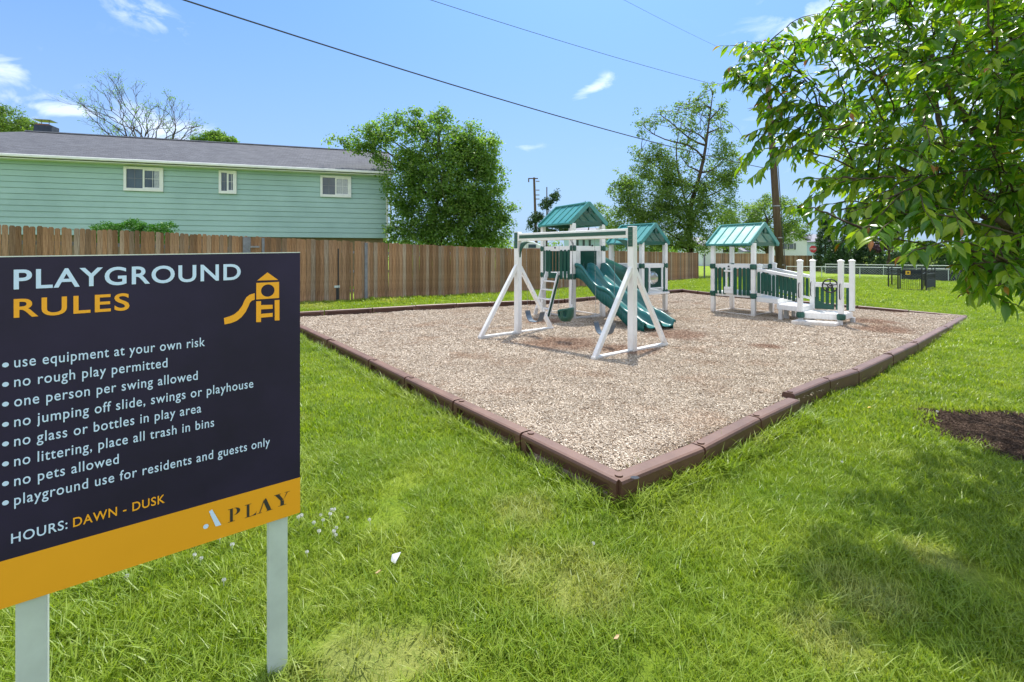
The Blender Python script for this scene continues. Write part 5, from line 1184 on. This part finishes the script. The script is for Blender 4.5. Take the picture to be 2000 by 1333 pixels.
# ------------------------------------------------------------------ buildings beyond
def gable_house(name, label, x0, x1, Y, z0, ze_, zr2, dep, wallm, roofm, ridge='x', over=.4, cat='house'):
    a = P(x0, 500, Y).x; b = P(x1, 500, Y).x; o = thing(name, label, cat, ((a+b)/2, Y, 0))
    mb = MB(); mb.hexa([(a, Y, z0), (b, Y, z0), (b, Y+dep, z0), (a, Y+dep, z0), (a, Y, ze_), (b, Y, ze_), (b, Y+dep, ze_), (a, Y+dep, ze_)]); wl_ = mb.build('wall', wallm, o)
    mb = MB(); m = (a+b)/2
    if ridge == 'x':
        q = [(a-over, Y-over, ze_), (b+over, Y-over, ze_), (b+over, Y+dep/2, zr2), (a-over, Y+dep/2, zr2)]; r = [(a-over, Y+dep/2, zr2), (b+over, Y+dep/2, zr2), (b+over, Y+dep+over, ze_), (a-over, Y+dep+over, ze_)]
    else:
        q = [(a-over, Y-over, ze_), (m, Y-over, zr2), (m, Y+dep+over, zr2), (a-over, Y+dep+over, ze_)]; r = [(m, Y-over, zr2), (b+over, Y-over, ze_), (b+over, Y+dep+over, ze_), (m, Y+dep+over, zr2)]
        mg = MB(); mg.face([(a, Y, ze_), (b, Y, ze_), (m, Y, zr2-.15)]); mg.build('gable', wallm, o)
    for s in (q, r): mb.hexa([(x, y, z) for x, y, z in s]+[(x, y, z+.16) for x, y, z in s])
    mb.build('roof', roofm, o); return o, a, b
o, a, b = gable_house('pale_blue_house', 'pale blue house with a grey roof behind the two joined play towers', 1118, 1275, 56, 0, 3.75, 5.0, 9, M['paleblue_wall'], M['greyroof'])
for px in (1128, 1140, 1152): p = P(px, 470, 55.94); mb = MB(); mb.beam((p.x, 55.95, 2.75), (p.x, 55.95, 3.5), .25, .05, up=(0, 1, 0)); mb.build('window', M['shutter'], o)
for i in range(8): mb = MB(); mb.beam((a, 55.97, .4+i*.42), (b, 55.97, .4+i*.42), .03, .03); mb.build('siding_line', M['paleblue_wall'], o)
o, a, b = gable_house('white_house', 'white gabled house with dark shuttered windows beyond the utility pole', 1521, 1576, 66, 0, 3.7, 4.75, 12, M['white_wall'], M['greyroof'], 'y', .35)
for px in (1533, 1546):
    p = P(px, 483, 65.9); mb = MB(); mb.beam((p.x, 65.95, 2.5), (p.x, 65.95, 3.35), .72, .06, up=(0, 1, 0)); w_ = mb.build('window', M['whitepaint'], o); mb = MB(); mb.beam((p.x, 65.90, 2.58), (p.x, 65.90, 3.27), .55, .04, up=(0, 1, 0)); mb.build('pane', M['glass'], w_)
for px in (1526, 1540, 1553): p = P(px, 483, 65.9); mb = MB(); mb.beam((p.x, 65.93, 2.5), (p.x, 65.93, 3.35), .2, .05, up=(0, 1, 0)); mb.build('shutter', M['shutter'], o)
mb = MB(); xr = P(1640, 500, 68).x; mb.hexa([(b, 68, 0), (xr, 68, 0), (xr, 76, 0), (b, 76, 0), (b, 68, 3.5), (xr, 68, 3.5), (xr, 76, 3.5), (b, 76, 3.5)]); mb.build('wing_wall', M['paleblue_wall'], o)
mb = MB(); q = [(b-.5, 67.6, 3.5), (xr, 67.6, 3.5), (xr, 72, 4.7), (b-1.6, 72, 4.7)]; mb.hexa(q+[(x, y, z+.15) for x, y, z in q]); mb.build('wing_roof', M['greyroof'], o)
gable_house('low_house', 'low house with a mauve grey roof seen through the ramp playset tower', 1455, 1535, 74, 0, 2.2, 3.5, 9, M['white_wall'], M['greyroof'])
gable_house('grey_roofed_house', 'small house with a pale roof left of the ramp playset tower', 1372, 1412, 78, 0, 3.2, 4.7, 9, M['white_wall'], M['greyroof'], 'x')
# white and red camper behind the fence
p = P(1030, 500, 40); cmp_ = thing('parked_camper', 'white camper with dull red stripes parked beyond the wooden fence', 'camper', (p.x, p.y, 0))
x0, x1 = P(1002, 500, 40).x, P(1062, 500, 40).x; w = x1-x0; mb = MB(); n = 10
prof = [(x0, .5), (x1, .5), (x1, 1.9), (x1-.1*w, 2.55), (x1-.35*w, 2.85), (x0+.4*w, 2.95), (x0+.12*w, 2.75), (x0, 2.2)]
k = len(prof); mb.v = [(x, 40, z) for x, z in prof]+[(x, 42.2, z) for x, z in prof]; mb.f = [tuple(range(k)), tuple(range(2*k-1, k-1, -1))]+[(i, k+i, k+(i+1) % k, (i+1) % k) for i in range(k)]; mb.m = [0]*len(mb.f); mb.build('body', M['white_wall'], cmp_, bevel=.06)
for z, h_ in ((2.15, .22), (1.80, .10)): mb = MB(); mb.beam((x0+.05, 39.97, z), (x1-.02, 39.97, z), .03, h_); mb.build('red_stripe', M['redbrown'], cmp_)
mb = MB(); mb.beam((x0+.5*w, 39.96, 2.45), (x0+.75*w, 39.96, 2.45), .03, .28); mb.build('window', M['glass'], cmp_)
for s in (.2, .8): mb = MB(); mb.tube([(x0+w*s, 39.95, .4), (x0+w*s, 40.2, .4)], .4, 14); mb.build('wheel', M['black'], cmp_)
# stop sign
p = P(1588, 487, 48); st = thing('stop_sign', 'red octagonal stop sign left of the dark evergreens', 'sign', (p.x, p.y, 0)); mb = MB(); r_ = .37
f0 = [(p.x+r_*math.cos(math.pi/8+math.pi*i/4), p.y, p.z+r_*math.sin(math.pi/8+math.pi*i/4)) for i in range(8)]; mb.v = f0+[(x, y+.02, z) for x, y, z in f0]; mb.f = [tuple(range(8)), tuple(range(15, 7, -1))]+[(i, 8+i, 8+(i+1) % 8, (i+1) % 8) for i in range(8)]; mb.m = [0]*10
pn = mb.build('sign_face', M['red'], st)
vs, fs = text_mesh('STOP', .01, 1.0); xa, xb = min(v[0] for v in vs), max(v[0] for v in vs); mb = MB(); mb.v = [(p.x-.28+(v[0]-xa)/(xb-xa)*.56, p.y-.01, p.z-.10+v[1]*.27) for v in vs]; mb.f = fs; mb.m = [0]*len(fs); mb.build('lettering', M['whitepaint'], pn)
mb = MB(); mb.tube([(p.x, p.y+.05, 0), (p.x, p.y+.05, p.z)], .03, 6); mb.build('post', M['galv'], st)

# ------------------------------------------------------------------ dog run: chain link fences, kennel panels, small sign
def linkfence(label, pa, pb_, zt, net=None, step=2.4, r=.022):
    pa, pb_ = V3(pa, 0), V3(pb_, 0); o = thing('chain_link_fence', label, 'fence', tuple(pa)); d = pb_-pa; n = max(1, round(d.length/step))
    mb = MB(); mb.tube([V3(pa, zt), V3(pb_, zt)], r, 6); mb.build('top_rail', M['galv'], o)
    for i in range(n+1): q = lerp(pa, pb_, i/n); mb = MB(); mb.tube([V3(q, -.02), V3(q, zt+.04)], r*1.1, 6); mb.build('post', M['galv'], o)
    # diamond mesh, wires as thin diagonal strips
    mb = MB(); sp_ = .16; m = int(d.length/sp_); u = d.normalized(); k = int(zt/sp_)+1
    for i in range(-k, m):
        for sg_ in (1, -1):
            s0 = i*sp_ if sg_ > 0 else (i+k)*sp_; s1 = s0+sg_*zt; za, zb = .02, zt
            if s0 < 0: za = -s0; s0 = 0
            if s1 < 0: zb = zt+s1; s1 = 0
            if s0 > d.length: za = s0-d.length; s0 = d.length
            if s1 > d.length: zb = zt-(s1-d.length); s1 = d.length
            if za >= zb: continue
            a_, b_ = pa+u*s0+Vector((0, 0, za)), pa+u*s1+Vector((0, 0, zb)); w_ = Vector((0, 0, .003)); mb.face([a_-w_, b_-w_, b_+w_, a_+w_])
    o2_ = mb.build('wire_mesh', M['galv'], o)
    if net: mb = MB(); nn = Vector((-u.y, u.x, 0))*.05; mb.hexa([pa+nn, pb_+nn, pb_+nn*1.2, pa+nn*1.2]+[V3(v, zt*net) for v in (pa+nn, pb_+nn, pb_+nn*1.2, pa+nn*1.2)]); mb.build('windscreen', M['darknet'], o)
    return o
linkfence('far chain link fence with a dark windscreen in front of the evergreens', P(1612, 500, 45), P(1860, 500, 38), .62 if False else H-(518-HY)*41/F, .88)
linkfence('nearer chain link fence running right from the brown fence', P(1536, 500, 36), P(1760, 500, 32), H-(522-HY)*34/F)
linkfence('chain link fence continuing right behind the black kennel panels', P(1760, 500, 32), P(2080, 500, 26), H-(528-HY)*28/F, .85)
kn = thing('kennel_pen', 'black metal mesh kennel panels forming a gate pen on the far lawn', 'pen', tuple(G(1780, 566)))
kp = [G(1735, 564), G(1754, 568), G(1758, 568), G(1800, 569), G(1809, 569), G(1826, 565)]
ktop = .95
def panel(a, b, bars=0, solid=False):
    mb = MB(); r = .022
    for q in (a, b): mb.tube([V3(q, 0), V3(q, ktop+.12)], r*1.3, 6)
    for z in (.06, ktop+.03, ktop-.16): mb.tube([V3(a, z), V3(b, z)], r*.7, 5)
    o = mb.build('kennel_panel', M['black'], kn)
    mb = MB(); n = 10
    for i in range(1, n): q = lerp(a, b, i/n); mb.tube([V3(q, .06), V3(q, ktop+.03)], .0045, 4)
    mb.build('mesh_wire', M['black'], o)
    if solid: mb = MB(); mb.beam(V3(lerp(a, b, .0), .33), V3(lerp(a, b, 1), .33), .02, .38); mb.build('solid_board', M['darknet'], o)
    return o
panel(kp[0], kp[1]); panel(kp[2], kp[3]); panel(G(1801, 569), G(1807, 563)); panel(kp[4], kp[5], solid=True); panel(G(1742, 560), G(1820, 560))
mb = MB(); mb.beam(V3(kp[2], ktop-.05), V3(kp[3], ktop-.05), .03, .16); mb.build('header_board', M['darknet'], kn)
c = lerp(kp[2], kp[3], .32); mb = MB(); mb.box((c.x, c.y-.06, ktop-.10), (.22, .02, .18)); pl = mb.build('notice_plate', M['yellow'], kn); mb = MB(); mb.box((c.x, c.y-.075, ktop-.10), (.09, .006, .08)); mb.build('notice_mark', M['black'], pl)
mb = MB(); mb.box((c.x+.38, c.y-.06, ktop-.09), (.26, .01, .07)); mb.build('notice_strip', M['galv'], kn)
# small distant rules sign
a, b = G(1877, 575), G(1912, 575); ss = thing('small_rules_sign', 'small dark sign on two pale posts half hidden by hanging leaves', 'sign', tuple(a)); sc_ = a.y/F
for q in (a, b): mb = MB(); mb.beam(V3(q, -.05), V3(q, 1.15), .07, .04, up=(0, 1, 0)); mb.build('post', M['galv'], ss)
zt, zb = H-(527-HY)*sc_, H-(554-HY)*sc_; mb = MB(); x0, x1 = a.x-.08, b.x+.1; mb.hexa([(x0, a.y-.06, zb), (x1, a.y-.06, zb), (x1, a.y-.04, zb), (x0, a.y-.04, zb), (x0, a.y-.06, zt), (x1, a.y-.06, zt), (x1, a.y-.04, zt), (x0, a.y-.04, zt)]); pn = mb.build('panel', M['navy'], ss)
mb = MB()
for i in range(6): z = zt-.08-i*(zt-zb-.1)/6; mb.beam((x0+.1, a.y-.064, z), (x0+.35+.25*random.random(), a.y-.064, z), .003, .022)
mb.build('text_lines', M['paleblue'], pn)
# ------------------------------------------------------------------ near leafy tree at the right
nt_ = thing('cherry_tree', 'near leafy green cherry tree whose branches hang into the right side', 'tree', tuple(TB))
SIL = [(1640, -40), (1600, 20), (1545, 60), (1490, 85), (1410, 75), (1400, 120), (1440, 150), (1400, 170), (1450, 215), (1500, 230), (1455, 270), (1440, 330), (1475, 355), (1580, 330), (1620, 370), (1560, 385), (1530, 415), (1590, 425), (1640, 440), (1625, 480), (1700, 478), (1760, 500), (1790, 530), (1810, 490), (1850, 520), (1880, 570), (1930, 560), (1990, 600), (2060, 610), (2300, 560), (2300, -300), (1700, -300)]
crown_c = Vector((4.6, 4.2, 3.3))
mbt = MB(); trunk = limb(mbt, TB+Vector((.12, .05, 0)), Vector((4.85, 4.25, 1.7)), .13, .10, .01, 6, 10)
fork = Vector(trunk[-1]); mains = []
for e, r in ((P(1900, 300, 3.9), .06), (P(1960, 120, 4.6), .07), (P(1800, 60, 4.3), .055), (Vector((5.6, 4.8, 4.6)), .06), (Vector((4.4, 3.4, 4.6)), .06), (Vector((6.2, 3.8, 3.4)), .05), (P(1950, 430, 3.0), .045), (Vector((4.9, 5.6, 3.9)), .05), (P(1740, 320, 4.6), .04)):
    mains.append(limb(mbt, fork-Vector((0, 0, random.uniform(0, .5))), e, r, r*.4, .05, 8, 7))
allm = [p for m in mains for p in m[2:]]
twigs = []
def twig(tip, src=None, thick=.008):
    tip = Vector(tip)
    if src is None: src = min((q for q in random.sample(allm, min(len(allm), 60)) if (q-tip).length > .22), key=lambda q: (q-tip).length+.6*max(0, q.x*-.5+tip.x*.5)+.5*max(0, q.z-tip.z))
    d = (tip-src); pts_ = []
    n = 10; bow = Vector((random.gauss(0, .06), random.gauss(0, .06), random.uniform(.02, .20)))*d.length
    for i in range(n+1): s = i/n; pts_.append(lerp(src, tip, s)+bow*math.sin(math.pi*s)*.8+Vector((random.gauss(0, .006), random.gauss(0, .006), random.gauss(0, .006))))
    mbt.tube(pts_, [thick*(1-.75*i/n) for i in range(n+1)], 4); twigs.append(pts_); allm.extend(pts_[4:9:2])
hero = [(1405, 90, 3.9), (1400, 165, 4.1), (1425, 130, 3.8), (1450, 110, 3.7), (1495, 85, 3.7), (1455, 265, 3.9), (1445, 330, 3.8), (1470, 345, 3.6), (1450, 300, 4.0), (1545, 65, 3.8), (1600, 25, 3.9), (1540, 405, 3.3), (1590, 430, 3.2), (1640, 475, 3.0), (1700, 470, 2.7), (1768, 500, 2.6), (1862, 520, 2.9), (1885, 575, 2.9), (1940, 580, 2.8), (1990, 600, 2.9), (1680, 465, 2.9), (1620, 440, 3.3), (1500, 240, 3.8), (1600, 400, 3.3), (1660, 420, 3.1), (1720, 440, 3.0), (1760, 500, 2.7), (1800, 470, 3.0), (1690, 400, 3.3), (1620, 455, 3.1), (1570, 400, 3.4), (1480, 210, 4.1), (1560, 350, 3.7)]
tips = []
cnt = 0
while cnt < 800:
    px, py = random.uniform(1400, 2150), random.uniform(-120, 600)
    if not inside(px, py, SIL): continue
    if px < 1640 and random.random() < .35: continue
    if px < 1700 and py < 330 and random.random() < .35: continue
    if 390 < py < 470 and 1580 < px < 1720 and random.random() < .6: continue
    edge = sstep(1400, 1900, px); Y = random.uniform(3.9-1.3*edge, 4.5+1.9*edge)
    if 1690 < px < 1850 and py > 465: continue
    if py > 440: Y = random.uniform(2.6, 4.4)
    tip = P(px, py, Y)
    if tip.z < 1.05 or tip.z > 5.6: continue
    tips.append(tip); cnt += 1
tips.sort(key=lambda v: (v-Vector((4.7, 4.2, 3.2))).length)
for v in tips: twig(v, thick=.006)
for h_ in hero: twig(P(*h_), thick=.008)
for _ in range(220):   # rest of the crown, out of the picture
    d = Vector((random.gauss(0, 1), random.gauss(0, 1), random.gauss(0, 1))).normalized(); tip = Vector((5.2, 4.0, 3.9))+Vector((d.x*2.4, d.y*2.2, d.z*1.9))
    q = px_of(tip) if tip.y > .3 else (3000, 0)
    if tip.z < 1.3 or (0 < q[0] < 2000 and 0 < q[1] < 1333): continue
    twig(tip, thick=.006)
trunk_o = mbt.build('trunk', M['bark'], nt_, smooth=True)
# leaf shape: folded, pointed and drooping
LS = 6; LV = []; LW = [.0, .50, .90, 1.0, .78, .36, 0.0]
for i in range(LS+1):
    s = i/LS; zc = -.26*s*s
    for j in (-1, 0, 1): LV.append((j*LW[i]*.175, s, zc+(abs(j)*.085*LW[i])))
LV = np.array(LV); LF = []
for i in range(LS):
    for j in range(2): a = i*3+j; LF.append((a, a+1, a+4, a+3))
LF = np.array(LF)
fr = []   # origin, axes, size
for tw in twigs:
    L_ = sum((a-b).length for a, b in zip(tw, tw[1:])); reach = min(L_, .62); nl = int(7+reach*24); 
    for i in range(nl):
        back = reach*(i/nl)**1.1+random.uniform(-.01, .01); k = len(tw)-1; acc_ = 0
        while k > 0 and acc_+(tw[k]-tw[k-1]).length < back: acc_ += (tw[k]-tw[k-1]).length; k -= 1
        if k == 0: break
        dd = (tw[k-1]-tw[k]); p = tw[k]+dd.normalized()*max(0, back-acc_); ax = -dd.normalized()
        side = ax.cross(Vector((0, 0, 1))).normalized()*(1 if i % 2 else -1)
        dr = (ax*random.uniform(.25, .8)+side*random.uniform(.35, .9)+Vector((0, 0, -random.uniform(.0, 1.0)))).normalized()
        if i == 0: dr = (ax+Vector((0, 0, -.5))).normalized()
        nr_ = (Vector((0, 0, 1))+Vector((random.gauss(0, .35), random.gauss(0, .35), 0))); nr_ = (nr_-dr*nr_.dot(dr)).normalized(); xx = dr.cross(nr_)
        sz = random.uniform(.085, .135)*(.55+.45*min(1, (i+1)/4)); tn = random.random()*.92
        if i == 0 and random.random() < .35: tn, sz = .99, sz*.9
        elif i < 3: tn = .6+.3*random.random()
        fr.append((p, xx, dr, nr_, sz, tn))
near = []
for i, f_ in enumerate(fr):
    q = f_[0]
    if q.y < .5: continue
    x, y = px_of(q)
    if -20 < x < 2010 and -20 < y < 1333: near.append((f_[4]/q.y, i))
near.sort(reverse=True); pick = set(i for _, i in near[:300])
lm = []
for v_ in range(6):
    me = bpy.data.meshes.new('leaf'); me.from_pydata([tuple(v) for v in LV*np.array([1+.1*random.uniform(-1, 1), 1, random.uniform(.4, 1.5)])], [], [tuple(int(k) for k in f_) for f_ in LF]); at = me.attributes.new('tint', 'FLOAT', 'FACE'); at.data.foreach_set('value', np.full(len(LF), [.1, .3, .5, .7, .88, .98][v_], dtype=np.float32)); me.polygons.foreach_set('use_smooth', [True]*len(LF)); me.materials.append(M['leaf_near']); lm.append(me)
rest = []
for i, (p, xx, dr, nr_, sz, tn) in enumerate(fr):
    if i in pick:
        o = bpy.data.objects.new('leaf', lm[5 if tn > .95 else min(4, int(tn*5.3))]); SC.collection.objects.link(o); o.parent = nt_
        mt = Matrix((xx, dr, nr_)).transposed().to_4x4(); o.matrix_local = Matrix.Translation(p-org(nt_)) @ mt @ Matrix.Scale(sz, 4)
    else: rest.append((p, xx, dr, nr_, sz, tn))
O_ = np.array([tuple(r[0]) for r in rest]); X_ = np.array([tuple(r[1]) for r in rest]); D_ = np.array([tuple(r[2]) for r in rest]); N_ = np.array([tuple(r[3]) for r in rest]); S_ = np.array([r[4] for r in rest]); T_ = np.array([r[5] for r in rest])
cv = rng.uniform(.3, 1.6, len(rest))
V = O_[:, None]+S_[:, None, None]*(LV[None, :, 0:1]*X_[:, None]+LV[None, :, 1:2]*D_[:, None]+(LV[None, :, 2:3]*cv[:, None, None])*N_[:, None])
nv_ = len(LV); Fq = (np.arange(len(rest))[:, None, None]*nv_+LF[None]).reshape(-1, 4)
np_mesh('foliage', V.reshape(-1, 3), Fq, M['leaf_near'], nt_, {'tint': np.repeat(T_, len(LF))}, kind='stuff', smooth=True)
print('leaves', len(fr), 'tris', sum(len(m.polygons) for m in bpy.data.meshes)*2)
